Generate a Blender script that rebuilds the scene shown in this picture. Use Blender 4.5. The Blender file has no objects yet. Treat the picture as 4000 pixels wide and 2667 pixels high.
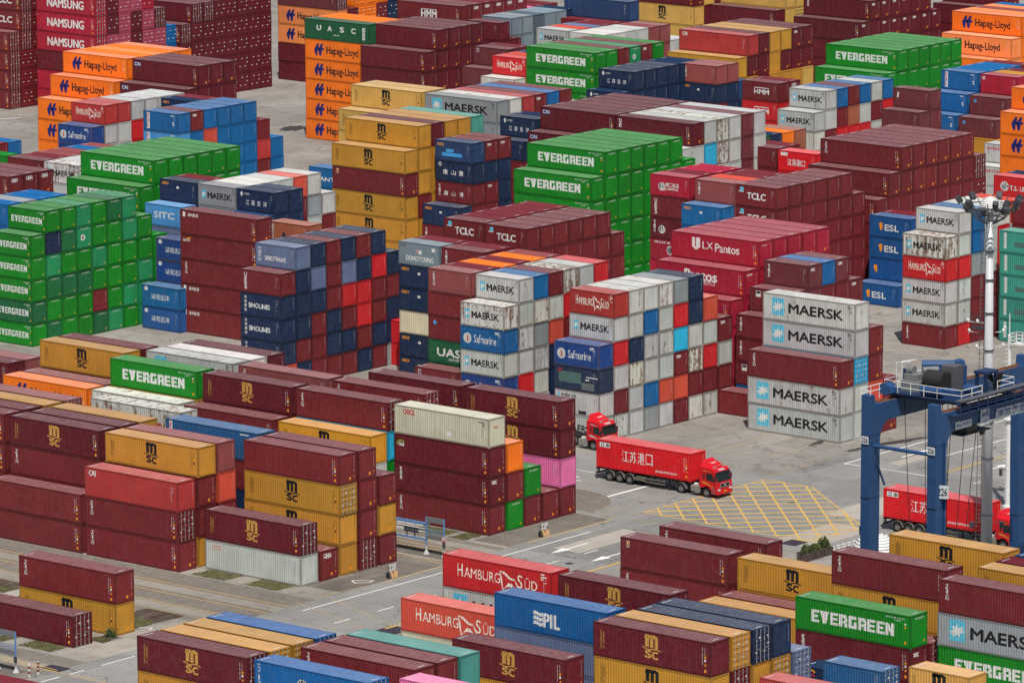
import bpy, bmesh, math, random
from mathutils import Vector, Matrix
random.seed(7)
R = math.radians
C = bpy.context.scene.collection
SC = bpy.context.scene

# ------------------------------------------------------------------ camera, sky, sun, exposure
cam = bpy.data.cameras.new('camera'); camo = bpy.data.objects.new('camera', cam); C.objects.link(camo)
fw = Vector((-0.6300991421623228, 0.753822887955948, -0.18634946911665504))
rt = Vector((0.7678874030704027, 0.6405635266166375, -0.005225377904911082))
up = Vector((-0.11542966365756147, 0.1463879160388949, 0.9824696284291395))
m = Matrix.Identity(4)
for i in range(3):
    m[i][0], m[i][1], m[i][2] = rt[i], up[i], -fw[i]
m[2][3] = 118.1247
camo.matrix_world = m
cam.sensor_width = 36; cam.lens = 192.7336; cam.clip_start = 1; cam.clip_end = 6000
SC.camera = camo
W = bpy.data.worlds.new('World'); SC.world = W; W.use_nodes = True
SUN_EL, SUN_AZ = 62.0, 136.0
nt = W.node_tree; bg = nt.nodes['Background']
sky = nt.nodes.new('ShaderNodeTexSky'); sky.sky_type = 'NISHITA'; sky.sun_disc = False
sky.sun_elevation = R(SUN_EL); sky.sun_rotation = R(SUN_AZ); sky.dust_density = 2.5; sky.air_density = 1.2
nt.links.new(sky.outputs[0], bg.inputs[0]); bg.inputs[1].default_value = 0.075
sl = bpy.data.lights.new('sun', 'SUN'); so = bpy.data.objects.new('sun', sl); C.objects.link(so)
sl.energy = 4.0; sl.angle = R(0.6); sl.color = (1.0, 0.955, 0.89)
sd = Vector((math.sin(R(SUN_AZ))*math.cos(R(SUN_EL)), math.cos(R(SUN_AZ))*math.cos(R(SUN_EL)), math.sin(R(SUN_EL))))
so.rotation_euler = sd.to_track_quat('Z', 'Y').to_euler()
SC.view_settings.view_transform = 'Standard'; SC.view_settings.look = 'None'
SC.view_settings.exposure = 0.0; SC.view_settings.gamma = 1

# ------------------------------------------------------------------ materials
def s2l(c):
    return tuple(((v/255)/12.92 if v/255 <= 0.04045 else ((v/255+0.055)/1.055)**2.4) for v in c)
def newmat(name):
    mt = bpy.data.materials.new(name); mt.use_nodes = True
    n = mt.node_tree; b = n.nodes['Principled BSDF']
    return mt, n, b
def nd(n, t, **k):
    x = n.nodes.new(t)
    for a, v in k.items(): setattr(x, a, v)
    return x
def mth(n, op, a, b=None, clamp=False):
    x = nd(n, 'ShaderNodeMath', operation=op); x.use_clamp = clamp
    for i, v in enumerate((a, b)):
        if v is None: continue
        if isinstance(v, (int, float)): x.inputs[i].default_value = v
        else: n.links.new(v, x.inputs[i])
    return x.outputs[0]
def mix(n, f, a, b, blend='MIX'):
    x = nd(n, 'ShaderNodeMix', data_type='RGBA', blend_type=blend)
    for i, v in ((0, f), (6, a), (7, b)):
        if isinstance(v, (int, float)): x.inputs[i].default_value = v
        elif isinstance(v, tuple): x.inputs[i].default_value = (*v[:3], 1)
        else: n.links.new(v, x.inputs[i])
    return x.outputs[2]
def noise(n, vec, scale, detail=3, rough=0.55):
    x = nd(n, 'ShaderNodeTexNoise'); x.inputs['Scale'].default_value = scale
    x.inputs['Detail'].default_value = detail; x.inputs['Roughness'].default_value = rough
    if vec is not None: n.links.new(vec, x.inputs['Vector'])
    return x.outputs['Fac']
def ramp(n, f, a, b):
    x = nd(n, 'ShaderNodeMapRange'); x.inputs[1].default_value = a; x.inputs[2].default_value = b
    n.links.new(f, x.inputs[0]); return x.outputs[0]
def vscale(n, vec, s, off=None):
    x = nd(n, 'ShaderNodeMapping'); x.inputs['Scale'].default_value = s
    n.links.new(vec, x.inputs['Vector'])
    if off is not None: n.links.new(off, x.inputs['Location'])
    return x.outputs[0]

def make_paint(name, is_roof):
    # weathered container paint: colour from the object, wear from the object's own wear value
    mt, n, b = newmat(name)
    oi = nd(n, 'ShaderNodeObjectInfo'); tc = nd(n, 'ShaderNodeTexCoord')
    wr = nd(n, 'ShaderNodeAttribute', attribute_type='OBJECT', attribute_name='wear')
    cmb = nd(n, 'ShaderNodeCombineXYZ')
    r = mth(n, 'MULTIPLY', oi.outputs['Random'], 97.0)
    for i in range(3): n.links.new(r, cmb.inputs[i])
    P = vscale(n, tc.outputs['Object'], (1, 1, 1), cmb.outputs[0])
    Pv = vscale(n, tc.outputs['Object'], (2.6, 2.6, 0.22) if not is_roof else (2.2, 0.5, 1), cmb.outputs[0])
    big = noise(n, P, 0.45, 2); mid = noise(n, P, 2.2, 4, 0.6); st = noise(n, Pv, 1.0, 4, 0.65)
    col = oi.outputs['Color']
    dirt = (0.115, 0.098, 0.078) if not is_roof else (0.34, 0.31, 0.28)
    w = wr.outputs['Fac']
    col = mix(n, mth(n, 'MULTIPLY', ramp(n, st, 0.42, 0.78), mth(n, 'ADD', mth(n, 'MULTIPLY', w, 0.42), 0.06)), col, dirt)
    hsv = nd(n, 'ShaderNodeHueSaturation'); n.links.new(col, hsv.inputs['Color'])
    n.links.new(ramp2(n, big, 0.3, 0.7, 0.9, 1.1), hsv.inputs['Value'])
    hsv.inputs['Saturation'].default_value = 1.0 if not is_roof else 0.9
    col = hsv.outputs[0]
    # faded film of dust on the roof / chalking on the sides
    col = mix(n, mth(n, 'MULTIPLY', ramp(n, mid, 0.3, 0.75), 0.13 if is_roof else 0.05), col, (0.5, 0.46, 0.43))
    # rust: blotches and vertical runs that grow with wear
    thr = mth(n, 'SUBTRACT', 0.78, mth(n, 'MULTIPLY', w, 0.30 if not is_roof else 0.36))
    rm = mth(n, 'MULTIPLY', ramp(n, mth(n, 'SUBTRACT', mth(n, 'ADD', mth(n, 'MULTIPLY', mid, 0.45), mth(n, 'MULTIPLY', st, 0.55)), thr), 0.0, 0.07), 0.85, True)
    rust = mix(n, ramp(n, noise(n, P, 9, 3), 0.35, 0.65), (0.085, 0.035, 0.018), (0.24, 0.12, 0.06))
    rm = mth(n, 'MULTIPLY', rm, mth(n, 'GREATER_THAN', w, 0.12))
    col = mix(n, rm, col, rust)
    n.links.new(col, b.inputs['Base Color'])
    n.links.new(ramp2(n, mid, 0.2, 0.8, 0.42, 0.62), b.inputs['Roughness'])
    b.inputs['Specular IOR Level'].default_value = 0.22
    return mt
def ramp2(n, f, a, b, c, d):
    x = nd(n, 'ShaderNodeMapRange'); 
    for i, v in ((1, a), (2, b), (3, c), (4, d)): x.inputs[i].default_value = v
    n.links.new(f, x.inputs[0]); return x.outputs[0]
PAINT = make_paint('container_paint', False)
ROOFP = make_paint('container_roof_paint', True)
def flat(name, c, rough=0.55, metal=0.0, var=0.12, sc=3.0):
    mt, n, b = newmat(name)
    tc = nd(n, 'ShaderNodeTexCoord')
    f = noise(n, tc.outputs['Object'], sc, 4, 0.6)
    l = s2l(c)
    col = mix(n, ramp(n, f, 0.3, 0.7), tuple(v*(1-var) for v in l), tuple(min(1, v*(1+var)) for v in l))
    n.links.new(col, b.inputs['Base Color']); b.inputs['Roughness'].default_value = rough; b.inputs['Metallic'].default_value = metal
    return mt
MATS = {}
def M(name, c=None, **k):
    if name not in MATS: MATS[name] = flat(name, c, **k)
    return MATS[name]
M('white_lettering', (222, 222, 218)); M('black_lettering', (22, 22, 26)); M('gold_lettering', (196, 150, 72)); M('navy_lettering', (25, 30, 110))
M('red_lettering', (196, 28, 50)); M('cyan_panel', (95, 190, 215)); M('orange_sticker', (235, 150, 30)); M('cream_lettering', (238, 232, 216)); M('green_lettering', (140, 190, 60))
M('steel_bar', (168, 165, 160), rough=0.45); M('dark_rubber', (30, 29, 29), rough=0.8); M('dark_steel', (48, 48, 50), rough=0.6)
M('grey_patch', (105, 110, 112)); M('pale_patch', (205, 150, 140)); M('bluegreen_patch', (80, 110, 105)); M('light_blue_mark', (70, 160, 225)); M('dark_patch', (38, 44, 52))
LET = {'w': 'white_lettering', 'k': 'black_lettering', 'g': 'gold_lettering', 'n': 'navy_lettering', 'r': 'red_lettering', 'c': 'cyan_panel', 'o': 'orange_sticker', 'e': 'cream_lettering', 'l': 'green_lettering', 'x': 'grey_patch', 'p': 'pale_patch', 't': 'bluegreen_patch', 'b': 'light_blue_mark', 'd': 'dark_patch'}

# ------------------------------------------------------------------ mesh helpers
class MB:
    def __init__(s): s.v = []; s.f = []; s.m = []
    def quad(s, a, b, c, d, m=0):
        i = len(s.v); s.v += [a, b, c, d]; s.f.append((i, i+1, i+2, i+3)); s.m.append(m)
    def box(s, x0, x1, y0, y1, z0, z1, m=0):
        i = len(s.v)
        s.v += [(x, y, z) for z in (z0, z1) for x, y in ((x0, y0), (x1, y0), (x1, y1), (x0, y1))]
        for f in ((0, 3, 2, 1), (4, 5, 6, 7), (0, 1, 5, 4), (1, 2, 6, 5), (2, 3, 7, 6), (3, 0, 4, 7)):
            s.f.append(tuple(i+k for k in f)); s.m.append(m)
    def tube(s, a, b, r, seg=8, m=0, r2=None):
        a, b = Vector(a), Vector(b); d = (b-a).normalized(); r2 = r if r2 is None else r2
        u = d.orthogonal().normalized(); w = d.cross(u); i = len(s.v)
        for p, q in ((a, r), (b, r2)):
            s.v += [tuple(p+q*(math.cos(2*math.pi*k/seg)*u+math.sin(2*math.pi*k/seg)*w)) for k in range(seg)]
        for k in range(seg):
            l = (k+1) % seg; s.f.append((i+k, i+l, i+seg+l, i+seg+k)); s.m.append(m)
        s.f.append(tuple(i+k for k in reversed(range(seg)))); s.f.append(tuple(i+seg+k for k in range(seg))); s.m += [m, m]
    def prism(s, pts, y0, y1, m=0, ax='y'):
        # outline in (x,z) extruded along y (or (y,z) along x)
        i = len(s.v); n = len(pts)
        for y in (y0, y1): s.v += [((p[0], y, p[1]) if ax == 'y' else (y, p[0], p[1])) for p in pts]
        s.f.append(tuple(range(i, i+n))); s.f.append(tuple(reversed(range(i+n, i+2*n)))); s.m += [m, m]
        for k in range(n):
            l = (k+1) % n; s.f.append((i+k, i+n+k, i+n+l, i+l)); s.m.append(m)
    def mesh(s, name, mats, bevel=0, smooth=False):
        me = bpy.data.meshes.new(name); me.from_pydata(s.v, [], s.f)
        for x in mats: me.materials.append(x)
        me.polygons.foreach_set('material_index', s.m)
        bm = bmesh.new(); bm.from_mesh(me); bmesh.ops.recalc_face_normals(bm, faces=bm.faces)
        if bevel:
            bmesh.ops.remove_doubles(bm, verts=bm.verts, dist=1e-5)
            bmesh.ops.bevel(bm, geom=[e for e in bm.edges if e.is_manifold and e.calc_face_angle(0) > 0.6], offset=bevel, segments=2, affect='EDGES', profile=0.6)
        bm.to_mesh(me); bm.free()
        if smooth: me.polygons.foreach_set('use_smooth', [True]*len(me.polygons))
        return me
def link(name, me, parent=None, loc=None):
    o = bpy.data.objects.new(name, me); C.objects.link(o)
    if parent is not None: o.parent = parent
    if loc is not None: o.location = loc
    return o
def tag(o, label, cat, group=None):
    o['label'] = label; o['category'] = cat
    if group: o['group'] = group
    return o
def struct(name, me, kind='structure'):
    o = link(name, me); o['kind'] = kind; return o
def empty(name, loc, label, cat, group=None, rz=0):
    o = bpy.data.objects.new(name, None); C.objects.link(o); o.location = loc; o.rotation_euler = (0, 0, rz)
    return tag(o, label, cat, group)
def copy_tree(o, loc, label=None):
    c = o.copy(); C.objects.link(c); c.location = loc
    if label: c['label'] = label
    def kids(a, b):
        for ch in a.children:
            d = ch.copy(); C.objects.link(d); d.parent = b; kids(ch, d)
    kids(o, c); return c

# ------------------------------------------------------------------ lettering (flat outlines in a unit box)
_tc = {}
def text_shape(s, bold=0.0):
    key = (s, bold)
    if key in _tc: return _tc[key]
    cu = bpy.data.curves.new('t', 'FONT'); cu.body = s; cu.size = 1; cu.offset = bold; cu.dimensions = '2D'; cu.resolution_u = 3
    ob = bpy.data.objects.new('t', cu); C.objects.link(ob)
    bpy.context.view_layer.update()
    me = bpy.data.meshes.new_from_object(ob.evaluated_get(bpy.context.evaluated_depsgraph_get()))
    vs = [(v.co.x, v.co.y) for v in me.vertices]; fs = [tuple(p.vertices) for p in me.polygons]
    bpy.data.objects.remove(ob); bpy.data.curves.remove(cu); bpy.data.meshes.remove(me)
    if vs:
        x0 = min(v[0] for v in vs); x1 = max(v[0] for v in vs); y0 = min(v[1] for v in vs); y1 = max(v[1] for v in vs)
        vs = [((x-x0)/max(1e-6, x1-x0), (y-y0)/max(1e-6, y1-y0)) for x, y in vs]
    _tc[key] = (vs, fs); return _tc[key]
BLOCKY = {  # heavy squared capitals with thin slits, as closed outlines in a unit box
 'E': [[(0,0),(.36,0),(.36,1),(0,1)], [(.36,0),(1,0),(1,.22),(.36,.22)], [(.36,.4),(.9,.4),(.9,.6),(.36,.6)], [(.36,.78),(1,.78),(1,1),(.36,1)]],
 'V': [[(0,1),(.33,0),(.67,0),(1,1),(.64,1),(.5,.38),(.36,1)]],
 'R': [[(0,0),(.38,0),(.38,1),(0,1)], [(.38,.73),(.98,.73),(.88,1),(.38,1)], [(.66,.48),(1,.48),(.98,.73),(.66,.73)], [(.38,.27),(.9,.4),(1,.48),(.38,.48)], [(.66,0),(1,0),(1,.3),(.9,.4),(.66,.34)]],
 'G': [[(0,.1),(.1,0),(.4,0),(.4,1),(.1,1),(0,.9)], [(.4,.74),(1,.74),(.9,1),(.4,1)], [(.4,0),(1,0),(1,.24),(.4,.24)], [(.62,.24),(1,.24),(1,.55),(.62,.55)]],
 'N': [[(0,0),(.36,0),(.36,1),(0,1)], [(.36,1),(.36,.5),(.64,0),(.64,.5)], [(.64,0),(1,0),(1,1),(.64,1)]],
}
def star_pts(cx, cz, rx, rz, n=7, inner=0.42, ph=0.0):
    out = []
    for k in range(2*n):
        a = math.pi/2+math.pi*k/n+ph; q = 1 if k % 2 == 0 else inner
        out.append((cx+rx*q*math.cos(a), cz+rz*q*math.sin(a)))
    return out
def arc(cx, cz, rx, rz, a0, a1, w, n=14):
    o = [(cx+rx*math.cos(a0+(a1-a0)*k/n), cz+rz*math.sin(a0+(a1-a0)*k/n)) for k in range(n+1)]
    i = [(cx+(rx-w)*math.cos(a0+(a1-a0)*k/n), cz+(rz-w)*math.sin(a0+(a1-a0)*k/n)) for k in range(n+1)]
    return o+i[::-1]
# logo items in metres measured on the side: x from the left end, z up from the base
def logo_items(key, L, H):
    T = lambda s, x0, x1, z0, z1, c, b=0.02: ('T', s, x0*L, x1*L, z0*H, z1*H, c, b)
    V = lambda s, x0, x1, z0, z1, c, b=0.02: ('V', s, x0*L, x1*L, z0*H, z1*H, c, b)
    Rr = lambda x0, x1, z0, z1, c: ('P', [(x0*L, z0*H), (x1*L, z0*H), (x1*L, z1*H), (x0*L, z1*H)], c)
    big = L > 8
    o = []
    if key in ('msb', 'msy'):
        c = 'k' if key == 'msb' else 'g'; x = .5*L; u = 1.0
        z = H*0.62
        # three stems and two shoulders of the m, cut by the wave, over the s and c
        for xa in (-.66, -.17, .31): o.append(('P', [(x+xa, z-.2-.08*(xa+.66)), (x+xa+.36, z-.2-.08*(xa+.66)), (x+xa+.36, z+.55), (x+xa, z+.55)], c))
        for xa in (-.30, .19): o.append(('P', arc(x+xa-.005, z+.5, .49, .34, 0.02, math.pi-.02, .30), c))
        o.append(('P', [(x-.66, z+.55), (x-.32, z+.55), (x-.32, z+.84), (x-.66, z+.84)], c))
        w1 = [(x-.95+1.9*t, z-.30+.07*math.sin(2.4*math.pi*t+2.2)-.13*t) for t in [k/16 for k in range(17)]]
        o.append(('P', [(a, b-.05) for a, b in w1]+[(a, b+.05) for a, b in w1[::-1]], c))
        o.append(('T', 's', x-.66, x-.03, z-1.12, z-.46, c, .05)); o.append(('T', 'c', x+.03, x+.66, z-1.17, z-.52, c, .05))
        o.append(V('MEDITERRANEAN', .062, .072, .24, .79, c, .01)); o.append(V('SHIPPING CO', .082, .094, .27, .75, c, .01))
    elif key == 'ev':
        x0, x1, z0, z1 = (.138, .858, .315, .69) if big else (.085, .90, .36, .64)
        wd = [1, 1.15, 1, 1.05, 1.08, 1.05, 1, 1, 1.1]; tot = sum(wd)+.14*8; x = x0*L; k = (x1-x0)*L/tot
        for ch, w in zip('EVERGREEN', wd):
            for pl in BLOCKY[ch]: o.append(('P', [(x+a*w*k, z0*H+b*(z1-z0)*H) for a, b in pl], 'w'))
            x += (w+.14)*k
        o.append(T('EITU 06 65740', .79, .95, .86, .9, 'w')); o.append(T('45G1', .86, .92, .79, .83, 'w'))
        o.append(Rr(.945, .96, .7, .75, 'w')); o.append(Rr(.945, .96, .6, .65, 'o')); o.append(('P', [(.94*L, .14*H), (.965*L, .14*H), (.955*L, .24*H)], 'o'))
    elif key in ('tri', 'tri2'):
        o.append(V('TRITON', .056, .084, .40, .88, 'w', .035) if big else V('TRITON', .1, .15, .28, .84, 'w', .035))
    elif key in ('tex', 'texj', 'tst'):
        o.append(V('tex', .05, .078, .42, .88, 'w', .045) if big else V('tex', .085, .13, .3, .88, 'w', .045))
        if key == 'tst': o += [T(ch, a, a+.11, .34, .56, 'w') for ch, a in zip('唐山港', (.22, .42, .64))]
        if key == 'texj': o += logo_items('jj', L, H)[:2]
    elif key in ('mk', 'mkr', 'mkl', 'er'):
        if key == 'mkl':
            o = [T('MAERSK LINE', .14, .48, .73, .86, 'k', .02), Rr(.07, .11, .72, .87, 'c'), Rr(.53, .7, .08, .22, 'd')]
        elif key == 'er':
            o = [T('MAERSK', .26, .9, .33, .62, 'k', .045)]
        else:
            a, b_, z0, z1, t0, t1, h0, h1 = (.097, .229, .22, .86, .279, .865, .345, .70) if big else (.095, .20, .35, .72, .255, .875, .37, .645)
            o.append(Rr(a, b_, z0, z1, 'c')); cx, cz = (a+b_)/2*L, (z0+z1)/2*H
            o.append(('P', star_pts(cx, cz, (b_-a)*.46*L, (z1-z0)*.36*H), 'w2'))
            o.append(T('MAERSK', t0, t1, h0, h1, 'k', .05))
            o += [Rr(.915, .94, .86, .9, 'k'), Rr(.915, .94, .79, .82, 'k'), Rr(.945, .96, .83, .86, 'k'), Rr(.94, .955, .70, .73, 'k'), Rr(.945, .955, .62, .66, 'k')]
    elif key == 'hs':
        o = [T('H', .137, .185, .40, .78, 'e', 0), T('AMBURG', .20, .53, .40, .70, 'e', 0), T('S', .69, .735, .36, .76, 'e', 0), T('ÜD', .755, .87, .36, .72, 'e', 0)]
        p = lambda q: [(x*L, z*H) for x, z in q]
        o += [('P', p([(.525,.80),(.575,.77),(.625,.63),(.665,.60),(.655,.55),(.615,.575),(.56,.72)]), 'e'), ('P', p([(.525,.80),(.535,.79),(.565,.20),(.55,.2)]), 'e'),
              ('P', p([(.56,.22),(.605,.46),(.64,.44),(.68,.27),(.63,.35),(.595,.34)]), 'e'), ('P', p([(.665,.60),(.672,.58),(.71,.25),(.695,.25)]), 'e'),
              Rr(.905, .935, .88, .92, 'e'), Rr(.905, .955, .80, .84, 'e'), Rr(.905, .925, .73, .77, 'e'), Rr(.94, .953, .64, .68, 'e')]
    elif key == 'hl':
        for a in (.145, .205):
            o.append(('P', [((a-.005)*L, .5*H), ((a+.048)*L, .82*H), ((a+.075)*L, .82*H), ((a+.062)*L, .60*H), ((a+.09)*L, .60*H), ((a+.082)*L, .47*H), ((a+.055)*L, .47*H), ((a+.045)*L, .2*H), ((a+.02)*L, .2*H)], 'n'))
        o.append(T('Hapag-Lloyd', .335, .83, .22, .70, 'k', .02)); o += [Rr(.87, .93, .85, .89, 'o'), Rr(.94, .96, .6, .66, 'o'), ('P', [(.89*L, .6*H), (.905*L, .6*H), (.9*L, .68*H)], 'o')]
    elif key == 'ua': o = [T('UASC', .21, .97, .33, .66, 'w', .05), T('uasc.net', .48, .73, .18, .28, 'w')]
    elif key == 'ua2': o = [T(ch, a, a+.065, .47, .72, 'w', .05) for ch, a in zip('UASC', (.19, .36, .55, .73))]+[T('uasc.net', .45, .54, .26, .33, 'w'), Rr(.905, .945, .2, .8, 'w'), V('UACU', .912, .938, .24, .76, 'k')]
    elif key == 'cai': o = [T('CAI', .045, .115, .72, .90, 'w', .04)]
    elif key == 'ca2': o = [Rr(.025, .13, .66, .88, 'n'), T('CAI', .03, .12, .70, .85, 'w2', .05)]
    elif key == 'tcl': o = [T('TCLC', .52, .85, .36, .68, 'w', .05)] if big else [T('TCLC', .28, .73, .36, .66, 'w', .05), ('P', star_pts(.15*L, .79*H, .28, .28, 16, 1.0), 'c'), Rr(.08, .2, .66, .7, 'w')]
    elif key == 'saf':
        o = [('P', arc(.16*L, .5*H, .56, .56, 0, 2*math.pi-.01, .06, 26), 'w'), ('P', [(.11*L, .52*H), (.2*L, .56*H), (.21*L, .44*H), (.13*L, .4*H)], 'w'), Rr(.145, .175, .36, .62, 'r2'),
             T('Safmarine', .31, .82, .34, .68, 'w', .015), Rr(.80, .9, .85, .89, 'w'), Rr(.80, .86, .79, .83, 'w'), Rr(.87, .9, .74, .8, 'w')]
    elif key == 'pil': o = ([Rr(.1, .18, .12, .93, 'w'), V('PIL', .115, .165, .18, .88, 'r2', .02)] if not big else [Rr(.038, .068, .2, .95, 'w'), V('PIL', .043, .063, .25, .9, 'r2', .02)])+[Rr(.80, .9, .86, .9, 'w'), Rr(.85, .9, .5, .56, 'w'), Rr(.86, .9, .38, .46, 'w')]
    elif key == 'pilw':
        for k in range(3):
            z = (.60-.145*k)*H; q = [((.345+.085*t/10)*L, z+.07*math.sin(t/10*2*math.pi)) for t in range(11)]
            o.append(('P', [(a, b-.13) for a, b in q]+[(a, b+.17) for a, b in q[::-1]], 'w'))
        o.append(T('PIL', .437, .58, .24, .64, 'w', .045))
    elif key == 'ocl': o = [T('OOCL', .095, .215, .72, .89, 'r', .05), Rr(.885, .95, .83, .87, 'x'), Rr(.93, .95, .72, .8, 'x'), Rr(.55, .6, .2, .35, 'w')]
    elif key == 'oclf': o = [T('OOCL', .07, .17, .70, .86, 'p', .04)]
    elif key == 'snt': o = [T('SINOTRANS', .23, .75, .30, .49, 'w', .04)]+[T(ch, .07, .14, z, z+.13, 'w') for ch, z in zip('中国外运', (.72, .56, .40, .24))]
    elif key == 'snl': o = [T('SINOLINES', .2, .72, .38, .58, 'w', .045)]+[T(ch, .09, .16, z, z+.13, 'w') for ch, z in zip('外运集运', (.74, .56, .38, .2))]
    elif key == 'js': o = [T(ch, a, a+.085, .3, .52, 'w') for ch, a in zip('江苏远洋', (.24, .39, .54, .70))]+[('P', [(.09*L, .78*H), (.13*L, .9*H), (.17*L, .78*H), (.13*L, .66*H)], 'w'), T('江苏港口', .19, .34, .75, .84, 'w')]
    elif key == 'hn': o = [T('湖南远洋', .24, .72, .38, .64, 'w', .01), ('P', arc(.11*L, .84*H, .3, .24, .3, 5.8, .08, 16), 'w')]
    elif key in ('xy', 'bea'):
        o = [Rr(.035, .065, .72, .92, 'w'), T('象屿租赁', .1, .23, .74, .88, 'w')] if key == 'xy' else [T('BEACON', .035, .12, .72, .82, 'w'), ('P', [(.06*L, .83*H), (.13*L, .92*H), (.13*L, .83*H)], 'o')]
    elif key == 'sitc': o = [T('SITC', .24, .78, .38, .66, 'w', .05)]
    elif key in ('esl', 'eso'):
        x = .22 if key == 'esl' else .1
        o = [('P', [(x*L, .62*H), ((x+.05)*L, .70*H), ((x+.1)*L, .66*H), ((x+.09)*L, .36*H), ((x+.05)*L, .32*H), ((x+.04)*L, .4*H)], 'o')]
        if key == 'esl': o.append(T('ESL', .37, .71, .34, .62, 'w', .04))
    elif key == 'nam': o = [T('NAMSUNG', .185, .80, .30, .72, 'w', .045)]
    elif key in ('hmm', 'ue', 'jj2'):
        if key == 'hmm': o = [T('HMM', .38, .62, .28, .64, 'w', .05) if big else T('HMM', .33, .73, .36, .6, 'w', .06), Rr(.38, .62, .67, .7, 'w') if big else Rr(.33, .73, .66, .7, 'w')]
        elif key == 'ue': o = [V('UE', .045, .075, .5, .88, 'w', .05)]
        else: o = [T('锦江航运', .1, .5, .8, .9, 'w'), ('P', arc(.5*L, .5*H, .55, .55, 0, 6.27, .09, 20), 'w')]
    elif key == 'ues': o = [V('UES', .1, .16, .14, .88, 'w', .06)]
    elif key == 'jj': o = [('P', arc(.29*L, .45*H, .5, .5, 0, 6.27, .07, 20), 'w'), T('JJ', .25, .33, .3, .62, 'w', .03), T('锦江航运', .38, .72, .46, .66, 'w'), T('JJ SHIPPING', .36, .70, .28, .42, 'w', .03)]
    elif key == 'lx': o = [Rr(.235, .27, .5, .86, 'w'), Rr(.28, .33, .5, .86, 'w'), ('P', [(.235*L, .5*H), (.33*L, .5*H), (.28*L, .38*H)], 'w'), T('LX', .355, .475, .46, .74, 'w', .01), T('Pantos', .50, .77, .40, .72, 'w', .03)]
    elif key == 'lx2': o = [T('Pantos', .32, .68, .42, .8, 'w', .06), T('LOGISTICS', .45, .66, .28, .4, 'w', 0)]
    elif key == 'don': o = [T('DONGYOUNG', .18, .84, .22, .42, 'w', .04), Rr(.44, .48, .56, .72, 'p'), Rr(.49, .55, .52, .7, 'w'), Rr(.8, .88, .7, .85, 'w'), Rr(.04, .2, .8, .9, 'x')]
    elif key == 'sea': o = [T('seaco', .055, .23, .76, .88, 'o', .03), Rr(.45, .51, .62, .72, 'w') if L < 8 else Rr(.1, .1, .1, .1, 'w')]
    elif key == 'sea2': o = [V('SEACO', .05, .1, .2, .9, 'w', .02), Rr(.32, .4, .3, .55, 'd')]
    elif key == 'smu': o = [T('seaco', .055, .23, .74, .86, 'o', .03), Rr(.18, .72, .25, .42, 'b2'), Rr(.3, .5, .45, .6, 'b2')]
    elif key == 'ts': o = [T(ch, a, a+.12, .36, .6, 'w') for ch, a in zip('唐山港', (.2, .42, .62))]+[('P', arc(.12*L, .84*H, .25, .25, 0, 6.2, .08, 14), 'w')]
    elif key == 'kam': o = [T('KAMBARA KISEN', .06, .74, .68, .82, 'r', .03)]
    elif key == 'tsl': o = [('P', arc(.27*L, .5*H, .62, .62, 0.3, 6.1, .16, 20), 'w'), T('TS', .2, .33, .36, .62, 'w', .04), T('T.S. LINES', .4, .98, .34, .56, 'w', .04)]
    elif key == 'jsp':
        if big: o = [T(ch, a, a+.072, .33, .74, 'w', .015) for ch, a in zip('江苏港口', (.27, .355, .44, .525))]+[T('JIANGSU PORT GROUP', .63, .855, .13, .22, 'w', .03), Rr(.035, .145, .74, .91, 'w'), T('JSPG', .045, .085, .83, .89, 'n2'), T('江苏港口', .045, .085, .76, .81, 'n2'), ('P', star_pts(.12*L, .825*H, .22, .2, 16, 1.0), 'd')]
        else: o = [T('江苏港口', .24, .7, .3, .62, 'w', .02), Rr(.07, .25, .76, .92, 'w')]
    elif key == 'jal': o = [('P', arc(.19*L, .80*H, .3, .3, .2, 2.9, .14, 12), 'o'), T('JAL', .15, .24, .66, .78, 'r', .04), Rr(.12, .3, .55, .58, 'w'), T('LAND', .35, .8, .2, .38, 'w', .04)]
    elif key == 'globe':
        for rx in (.55, .28): o.append(('P', arc(.42*L, .52*H, rx, .55, 0, 6.27, .07, 24), 'w'))
        o.append(V('CULINES', .03, .05, .1, .92, 'w', .02))
    elif key == 'flag': o = [Rr(.052, .085, .7, .9, 'w'), Rr(.055, .082, .72, .88, 'n2'), ('P', [(.06*L, .74*H), (.067*L, .74*H), (.08*L, .87*H), (.06*L, .87*H)], 'o2')] if big else [Rr(.08, .14, .7, .9, 'w'), Rr(.085, .135, .72, .88, 'n2'), Rr(.095, .125, .8, .87, 'o2')]
    elif key == 'stk': o = [Rr(.14, .26, .62, .88, 'w'), Rr(.15, .25, .76, .86, 'd2')]
    elif key == 'dot': o = [('P', star_pts(.15*L, .72*H, .2, .24, 12, 1.0), 'b')]
    elif key == 'glo': o = [('P', arc(.065*L, .68*H, .55, .36, .5, 3.6, .09, 12), 'l'), T('Global', .042, .095, .6, .74, 'w', .03)]
    elif key == 'cap': o = [T('www.capital-lease.com', .17, .32, .72, .79, 'r', 0), T('G', .73, .79, .15, .5, 'r', .05)]
    elif key == 'pan': o = [Rr(.1, .6, .33, .78, 't'), Rr(.62, .9, .1, .4, 'x2'), Rr(.09, .17, .74, .86, 'r'), Rr(.7, .78, .5, .55, 'w'), Rr(.72, .97, .62, .66, 'w')]
    elif key == 'tl': o = [Rr(.1, .17, .2, .9, 'w'), V('DONGFANG', .115, .155, .24, .87, 'k', .01), Rr(.35, .9, .3, .52, 't')]
    elif key == 'ant': o = [T('ANTEN', .3, .96, .34, .54, 'w', .05)]
    elif key == 'one': o = [('P', [(.1*L, .5*H), (.14*L, .5*H), (.17*L, .78*H), (.13*L, .78*H)], 'w')]
    return o
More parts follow.
